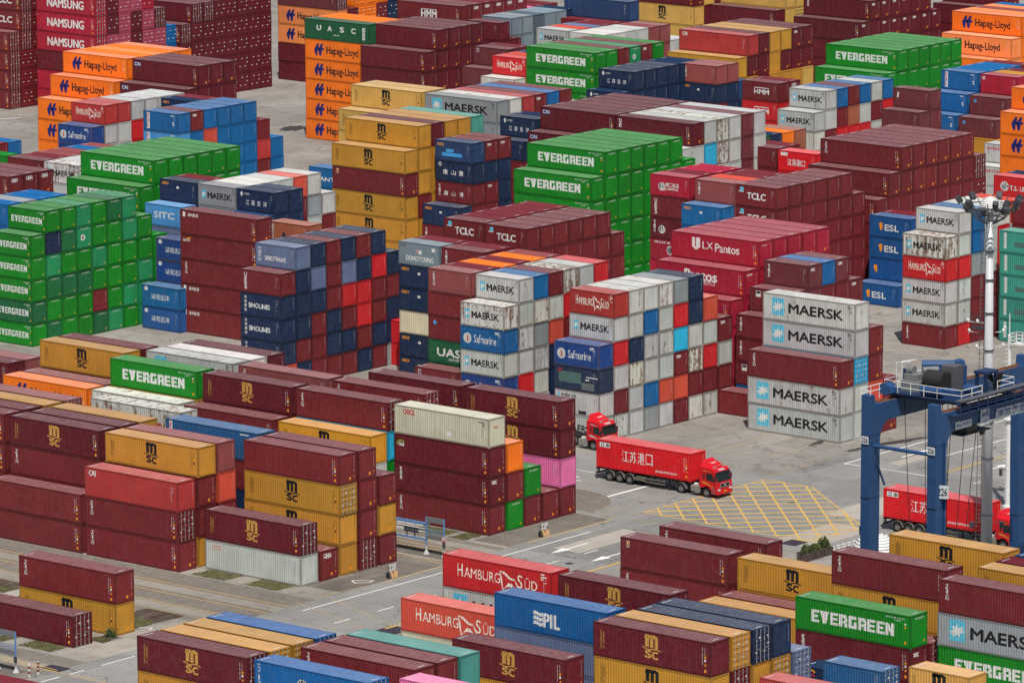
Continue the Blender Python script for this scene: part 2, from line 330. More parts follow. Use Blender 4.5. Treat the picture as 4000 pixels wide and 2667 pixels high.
ENDLOGO = {'texe': [('T', 'tex', .16, .5, .74, .88, 'w', .05)], 'tex': [('T', 'tex', .16, .46, .74, .88, 'w', .05)], 'hmme': [('T', 'HMM', .2, .62, .72, .84, 'w', .06), ('R', .2, .62, .86, .88, 'w')],
  'egl': [('S', .42, .5, 'w')], 'ocl': [('T', 'OOCL', .3, .56, .64, .72, 'r', .04)], 'lx': [('T', 'LX Pantos', .2, .6, .8, .86, 'w', 0)], 'lx2': [('T', 'pantos', .2, .55, .76, .86, 'w', .03)], 'cm': []}

def side_marks(style, L, H):
    if style == 'n': return []
    c = 'w' if style in 'wW' else 'k'
    big = L > 8; xa, xb = (.928, .948) if big else (.87, .905)
    o = [('V', 'TRLU 8472061 45G1', xa*L, xa*L+.06, H*.33, H*.83, c, .0), ('V', 'TRLU 84', xb*L, xb*L+.06, H*.62, H*.82, c, .0)]
    if style in 'WK':
        o += [('P', [(xb*L, H*.53), (xb*L+.16, H*.53), (xb*L+.16, H*.59), (xb*L, H*.59)], 'o'), ('P', [(xb*L, H*.43), (xb*L+.13, H*.43), (xb*L+.13, H*.5), (xb*L, H*.5)], c),
              ('P', [(xb*L-.02, H*.31), (xb*L+.2, H*.31), (xb*L+.1, H*.39)], 'o'), ('P', [(xb*L-.02, H*.12), (xb*L+.2, H*.12), (xb*L+.2, H*.2), (xb*L-.02, H*.2)], 'o')]
    return o
def slot(mats, key):
    nm = {'w2': 'w', 'r2': 'r', 'n2': 'n', 'o2': 'o', 'b2': 'b', 'd2': 'd', 'x2': 'x'}.get(key, key)
    mt = MATS[LET[nm]]
    if mt not in mats: mats.append(mt)
    return mats.index(mt)
LIFT = {'w2': 1, 'r2': 1, 'n2': 1, 'o2': 2, 'b2': 0, 'd2': 1, 'x2': 1}
def add_items(vs, fs, ms, mats, items, put, cuts, ulim):
    # each item becomes flat faces in (u,z), cut at the corrugation lines, then pushed onto the panel by put(u,z,lift)
    for it in items:
        bm = bmesh.new()
        def poly(pts):
            v = [bm.verts.new((a, b, 0)) for a, b in pts]
            try: bm.faces.new(v)
            except ValueError: pass
        if it[0] == 'P': poly(it[1]); ck = it[2]
        else:
            _, s, x0, x1, z0, z1, ck, bold = it
            seqs = [(s, x0, x1, z0, z1)] if it[0] == 'T' else []
            if it[0] == 'V':
                k = len(s); h = (z1-z0)/k
                seqs = [(ch, x0, x1, z1-(i+1)*h+.1*h, z1-i*h-.04*h) for i, ch in enumerate(s) if ch != ' ']
            for t, a, b, c, d in seqs:
                sv, sf = text_shape(t, 0)
                sh = [(0, 0)] if bold < .02 else [(-bold*1.1, 0), (bold*1.1, 0), (0, bold*.8), (0, -bold*.8)]
                if it[0] == 'V' and t in 'I1' : a, b = a+.3*(b-a), b-.3*(b-a)
                for qi, (sx_, sz_) in enumerate(sh):
                    bv = [bm.verts.new((a+p*(b-a)+sx_*(d-c), c+q*(d-c)+sz_*(d-c), .3*qi)) for p, q in sv]
                    for f in sf:
                        try: bm.faces.new([bv[i] for i in f])
                        except ValueError: pass
        if not bm.faces: bm.free(); continue
        bmesh.ops.triangulate(bm, faces=[f for f in bm.faces if len(f.verts) > 4])
        lo = min(v.co.x for v in bm.verts); hi = max(v.co.x for v in bm.verts)
        for cu in cuts:
            if lo < cu < hi:
                bmesh.ops.bisect_plane(bm, geom=bm.verts[:]+bm.edges[:]+bm.faces[:], plane_co=(cu, 0, 0), plane_no=(1, 0, 0), dist=1e-4)
        base = len(vs); lift = LIFT.get(ck, 0); mi = slot(mats, ck)
        bm.verts.index_update()
        for v in bm.verts: vs.append(put(min(max(v.co.x, ulim[0]), ulim[1]), v.co.y, lift+v.co.z))
        for f in bm.faces: fs.append([base+v.index for v in f.verts]); ms.append(mi)
        bm.free()
WD = 2.438
def corr(u, p):   # depth (0 outer, 1 inner) of a trapezoid corrugation
    t = (u/p) % 1.0
    return 0 if t < .28 else (t-.28)/.22 if t < .5 else 1 if t < .78 else 1-(t-.78)/.22
def corr_cuts(n, p): return [k*p+f*p for k in range(n) for f in (0, .28, .5, .78)]+[n*p]
_mesh = {}
def side_mesh(L, H, logo, marks):
    key = ('s', L, H, logo, marks)
    if key in _mesh: return _mesh[key]
    m0 = .14; n = 43 if L > 8 else 21; p = (L-2*m0)/n; z0, z1 = .165, H-.075; D = .038; y0 = -WD/2+.012
    mats = [PAINT]; vs, fs, ms = [], [], []
    cu = corr_cuts(n, p)
    for u in cu:
        y = y0+D*corr(u if u < n*p else 0, p); vs += [(-L/2+m0+u, y, z0), (-L/2+m0+u, y, z1)]
    for k in range(len(cu)-1): fs.append([2*k, 2*k+2, 2*k+3, 2*k+1]); ms.append(0)
    put = lambda u, z, l: (-L/2+u, y0+D*corr(u-m0, p)-.005-.004*l, z)
    add_items(vs, fs, ms, mats, logo_items(logo, L, H)+side_marks(marks, L, H), put, [c+m0 for c in cu], (m0+.01, L-m0-.01))
    me = bpy.data.meshes.new('side_wall'); me.from_pydata(vs, [], fs)
    for x in mats: me.materials.append(x)
    me.polygons.foreach_set('material_index', ms); _mesh[key] = me; return me
def end_mesh(H, logo, marks):
    key = ('e', H, logo, marks)
    if key in _mesh: return _mesh[key]
    m0 = .14; n = 9; p = (WD-2*m0)/n; z0, z1 = .165, H-.11; D = .045; X = -.012
    mats = [PAINT]; vs, fs, ms = [], [], []
    cu = corr_cuts(n, p)
    for u in cu:
        x = X-D*corr(u if u < n*p else 0, p); vs += [(x, -WD/2+m0+u, z0), (x, -WD/2+m0+u, z1)]
    for k in range(len(cu)-1): fs.append([2*k, 2*k+2, 2*k+3, 2*k+1]); ms.append(0)
    put = lambda u, z, l: (X-D*corr(u-m0, p)+.005+.004*l, -WD/2+u, z)
    it = []
    if marks in 'wWkK':
        c = 'w' if marks in 'wW' else 'k'
        it.append(('V', 'TRLU 8472061 45G1', WD*.85, WD*.85+.07, H*.38, H*.88, c, 0))
        if marks in 'WK': it += [('P', [(WD*.6, H*.13), (WD*.7, H*.13), (WD*.7, H*.22), (WD*.6, H*.22)], 'o'), ('P', [(WD*.83, H*.2), (WD*.9, H*.2), (WD*.86, H*.28)], 'o')]
    if marks == 'e': it += [('T', 'EITU 06 65740', WD*.3, WD*.82, H*.85, H*.91, 'w', .01), ('P', [(WD*.8, H*.14), (WD*.88, H*.14), (WD*.84, H*.2)], 'o')]
    for q in ENDLOGO.get(logo, []):
        if q[0] == 'T': it.append(('T', q[1], q[2]*WD, q[3]*WD, q[4]*H, q[5]*H, q[6], q[7]))
        elif q[0] == 'R': it.append(('P', [(q[1]*WD, q[3]*H), (q[2]*WD, q[3]*H), (q[2]*WD, q[4]*H), (q[1]*WD, q[4]*H)], q[5]))
        else: it += [('P', arc(q[1]*WD, q[2]*H, .36, .36, 0, 6.27, .14, 16), q[3])]
    add_items(vs, fs, ms, mats, it, put, [c+m0 for c in cu], (m0+.01, WD-m0-.01))
    me = bpy.data.meshes.new('end_wall'); me.from_pydata(vs, [], fs)
    for x in mats: me.materials.append(x)
    me.polygons.foreach_set('material_index', ms); _mesh[key] = me; return me
def roof_mesh(L, H, smooth_roof):
    key = ('r', L, H, smooth_roof)
    if key in _mesh: return _mesh[key]
    mats = [ROOFP]; vs, fs, ms = [], [], []
    n = 58 if L > 8 else 28; m0 = .3; p = (L-2*m0)/n; D = .022 if not smooth_roof else .009; z = H-.008
    us = [-m0+.08]+corr_cuts(n, p)+[n*p+m0-.08]
    for u in us:
        zz = z-D*corr(u, p) if 0 <= u < n*p else z
        vs += [(-L/2+m0+u, -WD/2+.055, zz), (-L/2+m0+u, WD/2-.055, zz)]
    for k in range(len(us)-1): fs.append([2*k, 2*k+2, 2*k+3, 2*k+1]); ms.append(0)
    it = [('P', [(.38, .3), (.46, .3), (.46, 1.5), (.38, 1.5)], 'w'), ('P', [(L-.5, .9), (L-.42, .9), (L-.42, 1.7), (L-.5, 1.7)], 'w')]
    put = lambda u, w, l: (-L/2+u, -WD/2+w, z+.004)
    add_items(vs, fs, ms, mats, it, put, [], (0, L))
    me = bpy.data.meshes.new('roof'); me.from_pydata(vs, [], fs)
    for x in mats: me.materials.append(x)
    me.polygons.foreach_set('material_index', ms); _mesh[key] = me; return me
def frame_mesh(L, H):
    key = ('f', L, H)
    if key in _mesh: return _mesh[key]
    b = MB(); w = WD/2; l = L/2
    b.box(-l+.07, l-.07, -w+.062, w-.062, .16, H-.05)                 # inner shell
    for sx in (-1, 1):
        for sy in (-1, 1):
            xa, xb = sorted((sx*l, sx*(l-.15))); ya, yb = sorted((sy*w, sy*(w-.12)))
            b.box(xa, xb, ya, yb, .118, H-.118)                        # corner posts
            for z in (0, H-.118): b.box(min(sx*(l+.004), sx*(l-.178)), max(sx*(l+.004), sx*(l-.178)), min(sy*(w+.004), sy*(w-.162)), max(sy*(w+.004), sy*(w-.162)), z, z+.118)   # castings
    for sy in (-1, 1):
        ya, yb = sorted((sy*(w-.002), sy*(w-.06))); b.box(-l+.15, l-.15, ya, yb, H-.075, H-.012)    # top rails
        ya, yb = sorted((sy*(w-.045), sy*(w-.1))); b.box(-l+.15, l-.15, ya, yb, .03, .17)           # bottom rails, set back
    for sx in (-1, 1):
        xa, xb = sorted((sx*(l-.002), sx*(l-.07))); b.box(xa, xb, -w+.12, w-.12, H-.11, H-.012)
        xa, xb = sorted((sx*(l-.04), sx*(l-.09))); b.box(xa, xb, -w+.12, w-.12, .03, .17)
    me = b.mesh('frame', [PAINT]); _mesh[key] = me; return me
def door_mesh(H, half):
    key = ('d', H, half)
    if key in _mesh: return _mesh[key]
    b = MB(); y0, y1 = (-WD/2+.13, -.006) if half == 0 else (.006, WD/2-.13)
    z0, z1 = .18, H-.12; x = -.03
    b.box(x-.03, x, y0, y1, z0, z1)
    k = 5; hh = (z1-z0)/k
    for i in range(k):
        za, zb = z0+i*hh+.1*hh, z0+i*hh+.62*hh
        i0 = len(b.v); b.v += [(x+.001, y0+.06, za), (x+.001, y1-.06, za), (x+.03, y1-.07, za+.05), (x+.03, y0+.07, za+.05), (x+.03, y0+.07, zb-.05), (x+.03, y1-.07, zb-.05), (x+.001, y1-.06, zb), (x+.001, y0+.06, zb)]
        for f in ((0, 1, 2, 3), (3, 2, 5, 4), (4, 5, 6, 7), (0, 3, 4, 7), (1, 6, 5, 2)): b.f.append(tuple(i0+q for q in f)); b.m.append(0)
    for y, z, s in (((y0+y1)/2+.2, .72*H, 1), ((y0+y1)/2-.25, .3*H, 1), ((y0+y1)/2+.25, .5*H, 0)):   # small plates
        if s or half: b.quad((x+.034, y-.12, z), (x+.034, y+.1, z), (x+.034, y+.1, z+.14), (x+.034, y-.12, z+.14), 1)
    me = b.mesh('door', [PAINT, MATS['white_lettering']]); _mesh[key] = me; return me
def bar_mesh(H, half, which):
    key = ('b', H, half, which)
    if key in _mesh: return _mesh[key]
    b = MB(); y = ((-WD/2+.13)*(.72 if which == 0 else .24)) if half == 0 else ((WD/2-.13)*(.24 if which == 0 else .72))
    b.tube((.02, y, .1), (.02, y, H-.08), .021, 6)
    for z in (.13, .34*H, .66*H, H-.12): b.box(0, .045, y-.05, y+.05, z-.035, z+.035)
    b.tube((.045, y, .42*H), (.045, y+(.3 if which == 0 else -.3), .42*H), .016, 5)
    me = b.mesh('locking_bar', [MATS['steel_bar']]); _mesh[key] = me; return me

PAL = {'ma': (98, 18, 32), 'mb': (116, 32, 38), 'mc': (140, 70, 70), 'md': (150, 72, 72), 'mr': (112, 46, 52), 'mg': (116, 36, 40), 'mp': (170, 70, 92), 'ye': (194, 138, 46), 'yp': (206, 166, 84), 'yb': (216, 152, 40), 'yw': (206, 160, 80), 'gr': (0, 130, 24), 'gd': (14, 104, 56), 'gt': (26, 138, 84), 'ug': (18, 88, 54), 'te': (56, 150, 132), 'tew': (76, 158, 146), 'nv': (17, 42, 76), 'nb': (34, 66, 108), 'np': (30, 48, 78), 'bl': (8, 98, 158), 'bl2': (6, 80, 142), 'bm': (30, 84, 150), 'bd': (16, 62, 130), 'blw': (32, 92, 146), 'lb': (72, 150, 208), 'pb': (0, 94, 162), 'pbw': (30, 90, 140), 'sb': (98, 114, 148), 'sg': (126, 142, 152), 'gk': (84, 98, 108), 'gy': (146, 151, 155), 'wh': (190, 192, 188), 'wr': (208, 206, 198), 'cr': (216, 206, 178), 'oo': (196, 192, 172), 'cy': (40, 178, 222), 'rd': (202, 32, 38), 'rj': (218, 18, 30), 'ro': (206, 78, 58), 'rr': (176, 48, 44), 'fr': (182, 54, 54), 'ror': (196, 70, 68), 'or': (246, 120, 18), 'os': (242, 140, 78), 'pk': (226, 112, 168), 'br': (164, 92, 66), 'cm': (168, 24, 52)}
COLN = {'ma': 'dark maroon', 'mb': 'brownish maroon', 'mc': 'faded maroon', 'md': 'dusty pinkish', 'mr': 'dull maroon', 'mg': 'glossy maroon', 'mp': 'pinkish maroon', 'ye': 'ochre yellow', 'yp': 'pale yellow', 'yb': 'golden yellow', 'yw': 'rusty yellow', 'gr': 'bright green', 'gd': 'dark green', 'gt': 'bluish green', 'ug': 'deep green', 'te': 'teal', 'tew': 'light teal', 'nv': 'navy', 'nb': 'petrol blue', 'np': 'patched navy', 'bl': 'medium blue', 'bl2': 'strong blue', 'bm': 'mid blue', 'bd': 'royal blue', 'blw': 'worn steel-blue', 'lb': 'light blue', 'pb': 'vivid blue', 'pbw': 'scraped blue', 'sb': 'slate blue', 'sg': 'blue-grey', 'gk': 'dark grey', 'gy': 'plain grey', 'wh': 'pale grey', 'wr': 'rusty white', 'cr': 'cream', 'oo': 'dirty cream', 'cy': 'cyan', 'rd': 'bright red', 'rj': 'vivid red', 'ro': 'orange-red', 'rr': 'rusty red', 'fr': 'faded red', 'ror': 'ribbed red', 'or': 'orange', 'os': 'salmon orange', 'pk': 'pink', 'br': 'brown', 'cm': 'crimson'}
LETN = {'ev': 'white lettering', 'ua': 'white lettering', 'ua2': 'white lettering', 'tcl': 'white lettering', 'snt': 'white lettering', 'snl': 'white lettering', 'js': 'white lettering', 'hn': 'white lettering', 'sitc': 'white lettering', 'nam': 'white lettering', 'lx': 'white lettering', 'lx2': 'white lettering', 'don': 'white lettering', 'hmm': 'white lettering', 'hs': 'white lettering', 'tsl': 'white lettering', 'jsp': 'white lettering', 'jj': 'white lettering', 'ant': 'white lettering', 'globe': 'white lettering', 'pilw': 'white lettering', 'msb': 'black letters', 'msy': 'gold letters', 'mk': 'star emblem', 'mkr': 'star emblem', 'mkl': 'small black letters', 'er': 'black letters', 'tri': 'vertical lettering', 'tri2': 'vertical lettering', 'tex': 'vertical lettering', 'texj': 'vertical lettering', 'tst': 'vertical lettering', 'ues': 'vertical lettering', 'ue': 'vertical lettering', 'hl': 'double arrows', 'cai': 'white corner letters', 'ca2': 'corner badge', 'saf': 'round emblem', 'pil': 'vertical sign', 'ocl': 'red letters', 'oclf': 'faded letters', 'xy': 'corner badge', 'bea': 'yellow badge', 'esl': 'orange emblem', 'eso': 'orange emblem', 'sea': 'small orange letters', 'smu': 'orange letters', 'kam': 'red letters', 'dot': 'blue dot', 'flag': 'square badge', 'stk': 'square sticker', 'glo': 'green swirl', 'pan': 'grey patches', 'tl': 'vertical sign', 'cap': 'red letters', 'jal': 'sun emblem'}
BLOCKS = [
 ('nearest stack at bottom left', 40, -289.8, 310.7, 2.77, 2.896, {1: (4, 'ma:msy!,ye:msb'), 2: (4, 'ye!'), 3: (4, 'ye!'), 4: (4, 'pb!w')}),
 ('bottom edge pile left centre', 40, -276.85, 310.7, 2.77, 2.896, {1: (4, 'pb:globe!'), 3: (4, 'mb:tri'), 4: (4, 'mb'), 5: (4, 'tew')}),
 ('bottom edge beside teal container', 40, -263.9, 310.7, 2.77, 2.896, {2: (4, 'pk')}),
 ('pile below red lettered pair', 40, -276.85, 337.8, 2.78, 2.896, {0: (3, 'ma:msy,ye:msb'), 2: (4, 'pb:pilw,sb'), 5: (4, 'ma:msy')}),
 ('red and white roadside pile', 40, -289.8, 337.8, 2.78, 2.896, {3: (3, 'ro:hs,cr'), 5: (4, 'rd:hs,wh:mk')}),
 ('foreground pile with navy doors', 40, -263.9, 337.8, 2.78, 2.896, {1: (4, 'ma:msy,ye:msb'), 2: (4, 'ye!,ma!'), 3: (4, 'nv!,ye'), 4: (4, 'nv,ye!'), 5: (3, 'sb!')}),
 ('bottom right edge, near green', 20, -256.37, 353.84, 2.54, 2.591, {0: (3, 'blw!')}),
 ('bottom right edge behind steel blue', 20, -263.14, 359.82, 2.54, 2.591, {0: (2, 'nv:jal')}),
 ('bottom right edge in front', 20, -257.1, 337.8, 2.78, 2.591, {3: (3, 'ror')}),
 ('bottom right corner, rusty roof', 20, -249.7, 356.67, 2.54, 2.591, {0: (3, 'yw:msb')}),
 ('bright green foreground stack', 40, -263.6, 367.8, 2.82, 2.896, {0: (3, 'gr:ev,ma:tex'), 1: (2, 'mb!')}),
 ('foreground stack beside crane leg', 40, -263.9, 367.8, 2.82, 2.896, {2: (4, 'mb:tri,ye:msb'), 5: (4, 'ye:msb')}),
 ('roadside stack right of centre', 40, -289.8, 367.9, 2.82, 2.896, {3: (3, 'mb:flag,mb:tri'), 5: (3, 'mb:tri')}),
 ('yellow stack behind navy roofs', 40, -276.45, 367.9, 2.82, 2.896, {1: (2, 'ye,or'), 2: (2, 'mb'), 3: (3, 'ye:msb')}),
 ('right edge foreground stack', 40, -250.6, 367.8, 2.82, 2.896, {1: (4, 'mb:tri,gy:mk,gr:ev'), 3: (4, 'ye:msb'), 4: (4, 'ma'), 5: (4, 'nb')}),
 ('road side pile bottom left', 40, -336.0, 337.8, 2.78, 2.896, {1: (1, 'ma!'), 3: (2, 'mb:tri,ye:msb')}),
 ('bottom left corner lane', 40, -318.5, 319.3, 2.77, 2.896, {0: (1, 'mb')}),
 ('row end over lane sign', 40, -336.0, 368.1, 2.82, 2.896, {1: (2, 'ma:msy!,wh:oclf'), 2: (1, 'mb:hmme'), 3: (4, 'mb,ye:msb!,ye:msb,ye'), 4: (4, 'mb,mb,mb,mb!'), 5: (3, 'mb,ye,mb')}),
 ('left pile with faded red', 40, -348.95, 368.1, 2.82, 2.896, {0: (3, 'fr:cai,mb:tri!,mb:tri'), 1: (4, 'ye:msb,mb,mb,ye'), 2: (4, 'mc,ro,mb,mb'), 4: (4, 'pbw:pil,mb,nv')}),
 ('left pile with glossy maroon', 40, -361.8, 368.1, 2.82, 2.896, {0: (2, 'mg,mg'), 1: (4, 'ma:msy,mb:tri'), 2: (4, 'ma'), 3: (4, 'ye'), 5: (4, 'wr:cap')}),
 ('left edge pile mid height', 40, -374.8, 368.1, 2.82, 2.896, {1: (4, 'mb,mb'), 2: (4, 'ma'), 3: (4, 'ye'), 4: (4, 'mc!')}),
 ('cream topped central stack', 40, -336.0, 395.7, 2.72, 2.896, {1: (4, 'oo:ocl,ma:glo,ma:tex,mb:tri'), 2: (3, 'or,mb,gr'), 3: (2, 'gr,mb'), 4: (1, 'mb'), 5: (4, 'ma:msy,ma:msy,pk,mb')}),
 ('pile left of cream container', 40, -348.95, 395.7, 2.72, 2.896, {0: (3, 'yb:msb,wh'), 1: (4, 'mb:tri!,cy,gr'), 3: (4, 'mb:tri!'), 5: (4, 'ma')}),
 ('pile behind damaged blue roof', 40, -361.8, 395.7, 2.72, 2.896, {0: (3, 'mb'), 1: (4, 'ma:msy'), 3: (4, 'mc:tri')}),
 ('pile with white rusty roofs', 40, -374.8, 395.7, 2.72, 2.896, {0: (3, 'wr,wr'), 1: (4, 'gr:ev,ye'), 3: (4, 'wh:mkr'), 4: (4, 'wr'), 5: (4, 'ma')}),
 ('pile with orange front left', 40, -387.6, 395.7, 2.72, 2.896, {0: (3, 'or:hl'), 1: (3, 'mc'), 2: (4, 'ye:msb,ma'), 3: (4, 'ma,ma')}),
 ('left edge, below green wall', 40, -403.75, 400.38, 2.54, 2.896, {0: (3, 'ma'), 1: (3, 'mc')}),
 ('green wall at left edge', 20, -440.53, 440.85, 2.54, 2.591, {0: (5, 'gr:ev,gr:ev,gr:ev,gd:ev,gr:ev'), 1: (6, 'gr:ev,nv,gt,gd,gr,gd'), 2: (6, 'gr,gd,gr,gd,gr,gr'), 3: (6, 'gt,gt:egl,gr,gd,gr,gr'), 4: (6, 'gr,gr,gt,gr,mb,gd'), 5: (6, 'gd,gr,gr,gr,gr,gt'), 6: (6, 'gt,gt,gr,gr,gt,gr'), 7: (5, 'gr,gr,gt,gt'), 8: (4, 'gr,gr,gr')}),
 ('blue lettered pair by green wall', 20, -433.1, 457.71, 2.54, 2.591, {0: (2, 'bl:hn,bm:hn'), 1: (4, 'bd:hn,bd:hn')}),
 ('five high maroon stack left', 40, -421.59, 458.79, 2.54, 2.896, {0: (5, 'mb:xy,mb:bea,mb:tri2,mb:xy,mb:xy')}),
 ('brown container above navy block', 20, -420.08, 465.85, 2.54, 2.591, {0: (5, 'br:sea2')}),
 ('navy and maroon checkered block', 20, -401.05, 440.1, 2.54, 2.591, {0: (5, 'mb:ues,nv:snl,nv:snl,nv:snl,ro'), 1: (6, 'sb:snt,nv,nv,nv,mb,nv'), 2: (6, 'nv,sb,nv,mb,mb,mb'), 3: (6, 'mb,mb,mb,nv,nv,mb'), 4: (6, 'nv,sb,rd,mb,nv,mb'), 5: (6, 'mb,nv,rd,rd,mb,nv'), 6: (6, 'nv,rd,mb,mb,nv,mb'), 7: (5, 'nv,mb,nv,nv,gy')}),
 ('two red ones beside checkered block', 20, -396.98, 458.52, 2.54, 2.591, {0: (2, 'rd,rd')}),
 ('grey topped navy stack', 20, -389.2, 440.48, 2.56, 2.591, {5: (6, 'sg:don,nv:sea,nv:sea,cr,nv:sea,nv:sea'), 6: (6, 'mb')}),
 ('maroon stack with orange roofs', 20, -375.4, 439.7, 2.56, 2.591, {1: (6, 'mc:tri,mb,mb:dot,ug:ua'), 2: (6, 'mb'), 3: (6, 'or'), 4: (6, 'mb'), 5: (6, 'or'), 6: (6, 'mc')}),
 ('short maroon before grey stack', 20, -374.93, 439.42, 2.54, 2.591, {0: (2, 'mb:flag')}),
 ('maroon ones behind grey top', 20, -382.76, 453.13, 2.56, 2.591, {0: (6, 'mb:tex'), 1: (6, 'mb')}),
 ('central white stack', 20, -368.82, 439.86, 2.56, 2.591, {0: (5, 'wr:mk,bl:saf,wh:mk,bd:saf'), 1: (6, 'wh:mk,wh,wh,wh,rd'), 2: (6, 'bl,wr,gy,wh,wh'), 3: (6, 'mb,wh,ro,nv,nv'), 4: (6, 'wr,rd,mb'), 5: (6, 'wh'), 6: (6, 'rd')}),
 ('white checkered block at centre', 20, -355.4, 439.38, 2.56, 2.591, {0: (4, 'bd:saf,np:pan,wh:mkl,wh:er'), 1: (6, 'rr:hs,wh:mk,rd,wh,mb,wh'), 2: (6, 'wh,wh,nv,wr,wh,wh'), 3: (6, 'wh,bl,wh,wh,bl,gy'), 4: (6, 'wr,wh,wh,wh,ro,wh'), 5: (6, 'gy,rd,cy,mb:texe,ro,mb'), 6: (6, 'nv,nv,wh,wr,mb,wr'), 7: (5, 'ro,wh,rd,mb,wh'), 8: (4, 'mb:texe,wh,mb,mb')}),
 ('maroon pair behind truck', 20, -349.27, 459.79, 2.54, 2.591, {0: (1, 'mb')}),
 ('star lettered grey stack', 40, -335.4, 454.91, 2.57, 2.896, {0: (3, 'mb:tri,wh:mk,wh:mk'), 1: (5, 'wr:mk,wh:mk,cy!,wh,wh'), 2: (4, 'mb,mb,ro,mb'), 3: (2, 'mb,mb')}),
 ('dusty maroon group behind stars', 20, -349.7, 463.4, 2.5, 2.591, {0: (4, 'mb:tex,mb:tex,mb:stk,bl'), 1: (5, 'mb:stk'), 2: (6, 'mr:tex'), 3: (6, 'bl,mb'), 4: (6, 'mr:texe,mb'), 5: (5, 'mb:texe')}),
 ('left edge blue roof group', 20, -458.61, 455.2, 2.54, 2.591, {0: (5, 'bl'), 1: (5, 'gy'), 2: (5, 'bl'), 3: (5, 'bl')}),
 ('big green block upper left', 40, -448.56, 467.51, 2.54, 2.896, {0: (5, 'gr:ev'), 1: (6, 'gr:ev'), 2: (6, 'gr,gr'), 3: (6, 'gr,gr'), 4: (6, 'gr,gr'), 5: (6, 'gr,gr'), 6: (6, 'gr,gr')}),
 ('navy pair beside green block', 20, -440.7, 466.51, 2.54, 2.591, {0: (5, 'lb:sitc,sb'), 1: (6, 'nv:sea'), 2: (6, 'mb')}),
 ('grey lettered row upper left', 20, -434.52, 466.64, 2.54, 2.591, {1: (6, 'gy:mk'), 2: (6, 'wr'), 3: (6, 'wr'), 4: (6, 'wh'), 5: (6, 'ro,mb'), 6: (6, 'wr,gy,wh'), 7: (5, 'wh,mb')}),
 ('navy pair above maroon stack', 20, -428.42, 466.77, 2.54, 2.591, {0: (5, 'nb'), 1: (6, 'nv:js,nv'), 2: (6, 'nv,nv')}),
 ('blue lettered one beside yellow', 20, -455.22, 511.71, 2.54, 2.591, {0: (4, 'bl:ant,bl')}),
 ('faded maroon group left edge', 20, -479.14, 481.85, 2.54, 2.591, {0: (5, 'mb'), 1: (5, 'mb'), 2: (5, 'mc'), 3: (5, 'mc'), 4: (5, 'bl'), 5: (5, 'mc')}),
 ('white lettered by green block', 20, -472.79, 481.85, 2.54, 2.591, {0: (5, 'wr:mk,wh'), 1: (5, 'wh'), 2: (5, 'wh')}),
 ('left edge maroon roofs', 40, -466.56, 463.48, 2.6, 2.896, {0: (5, 'mb:hmme,mb'), 1: (5, 'mb:hmme'), 2: (5, 'mb:hmme')}),
 ('far left edge blue pair', 20, -517.79, 511.97, 2.54, 2.591, {1: (3, 'bl,mb'), 0: (3, 'mb')}),
 ('far left edge green roof', 40, -492.17, 488.32, 2.54, 2.896, {0: (4, 'gr')}),
 ('maroon lettered block centre', 20, -395.44, 465.77, 2.54, 2.591, {1: (6, 'mb:tcl'), 2: (6, 'mb'), 3: (6, 'mb'), 4: (6, 'mb'), 5: (6, 'mb'), 6: (6, 'mb')}),
 ('maroon block before green wall', 20, -388.96, 465.41, 2.54, 2.591, {1: (6, 'mb:tcl'), 2: (6, 'mb,mb'), 3: (6, 'mb,mb'), 4: (6, 'mb,mb'), 5: (6, 'mb,mb'), 6: (6, 'mb,mb'), 7: (5, 'mb,mb')}),
 ('crimson block right of centre', 40, -356.66, 466.22, 2.6, 2.896, {-1: (4, 'cm'), 0: (5, 'cm:lx2,cm'), 1: (6, 'cm:lx,cm'), 2: (6, 'cm'), 3: (6, 'cm'), 4: (6, 'cm'), 5: (6, 'cm')}),
 ('red lettered group upper left', 20, -493.93, 505.92, 2.54, 2.591, {0: (5, 'bd:saf'), 1: (6, 'rr:hs,wh'), 2: (6, 'fr,wh'), 3: (6, 'wh,rd'), 4: (6, 'wh,wh'), 5: (6, 'wh'), 6: (6, 'wh')}),
 ('blue group upper left', 20, -481.09, 506.04, 2.54, 2.591, {1: (6, 'bl:pil,lb:pil'), 2: (6, 'mb:texe,bl'), 3: (6, 'bl,ro'), 4: (6, 'bl,bl'), 5: (6, 'bl,bl'), 6: (6, 'bl,bl,bl'), 7: (5, 'mb,fr,mb'), 8: (4, 'bl,bl,bl')}),
 ('navy one behind blue group', 20, -486.96, 518.2, 2.54, 2.591, {0: (6, 'nv:sea'), 1: (6, 'mb')}),
 ('yellow and maroon central tower', 40, -441.83, 508.07, 2.54, 2.896, {0: (5, 'ye:msb,mb:flag,ye:msb,ye:msb,ye'), 1: (6, 'ye:msb,ye,ye,mb,ye'), 2: (6, 'ma,ye,ye'), 3: (6, 'ye'), 4: (6, 'ye'), 5: (6, 'tew')}),
 ('navy stack beside yellow tower', 20, -434.93, 507.74, 2.54, 2.591, {1: (3, 'nv:sea,mb:tex'), 2: (6, 'nb:smu,nv:ts,mb:tst'), 3: (6, 'mb:texe,nv,mb:texe'), 4: (6, 'mb:texe,nv,nv,nv')}),
 ('large green block at centre', 40, -410.22, 505.9, 2.54, 2.896, {0: (5, 'gr:ev,gr:ev'), 1: (6, 'gr:ev,gr,gr,gr,gr'), 2: (6, 'gr,gr,gr,gr,gr'), 3: (6, 'gr,gr,gr,gr,gr'), 4: (6, 'gr,gr,gr,gr,gr'), 5: (6, 'gr,gr,gr,gr,gr'), 6: (6, 'gr,gr,gr,gr,gr'), 7: (5, 'gr,gr')}),
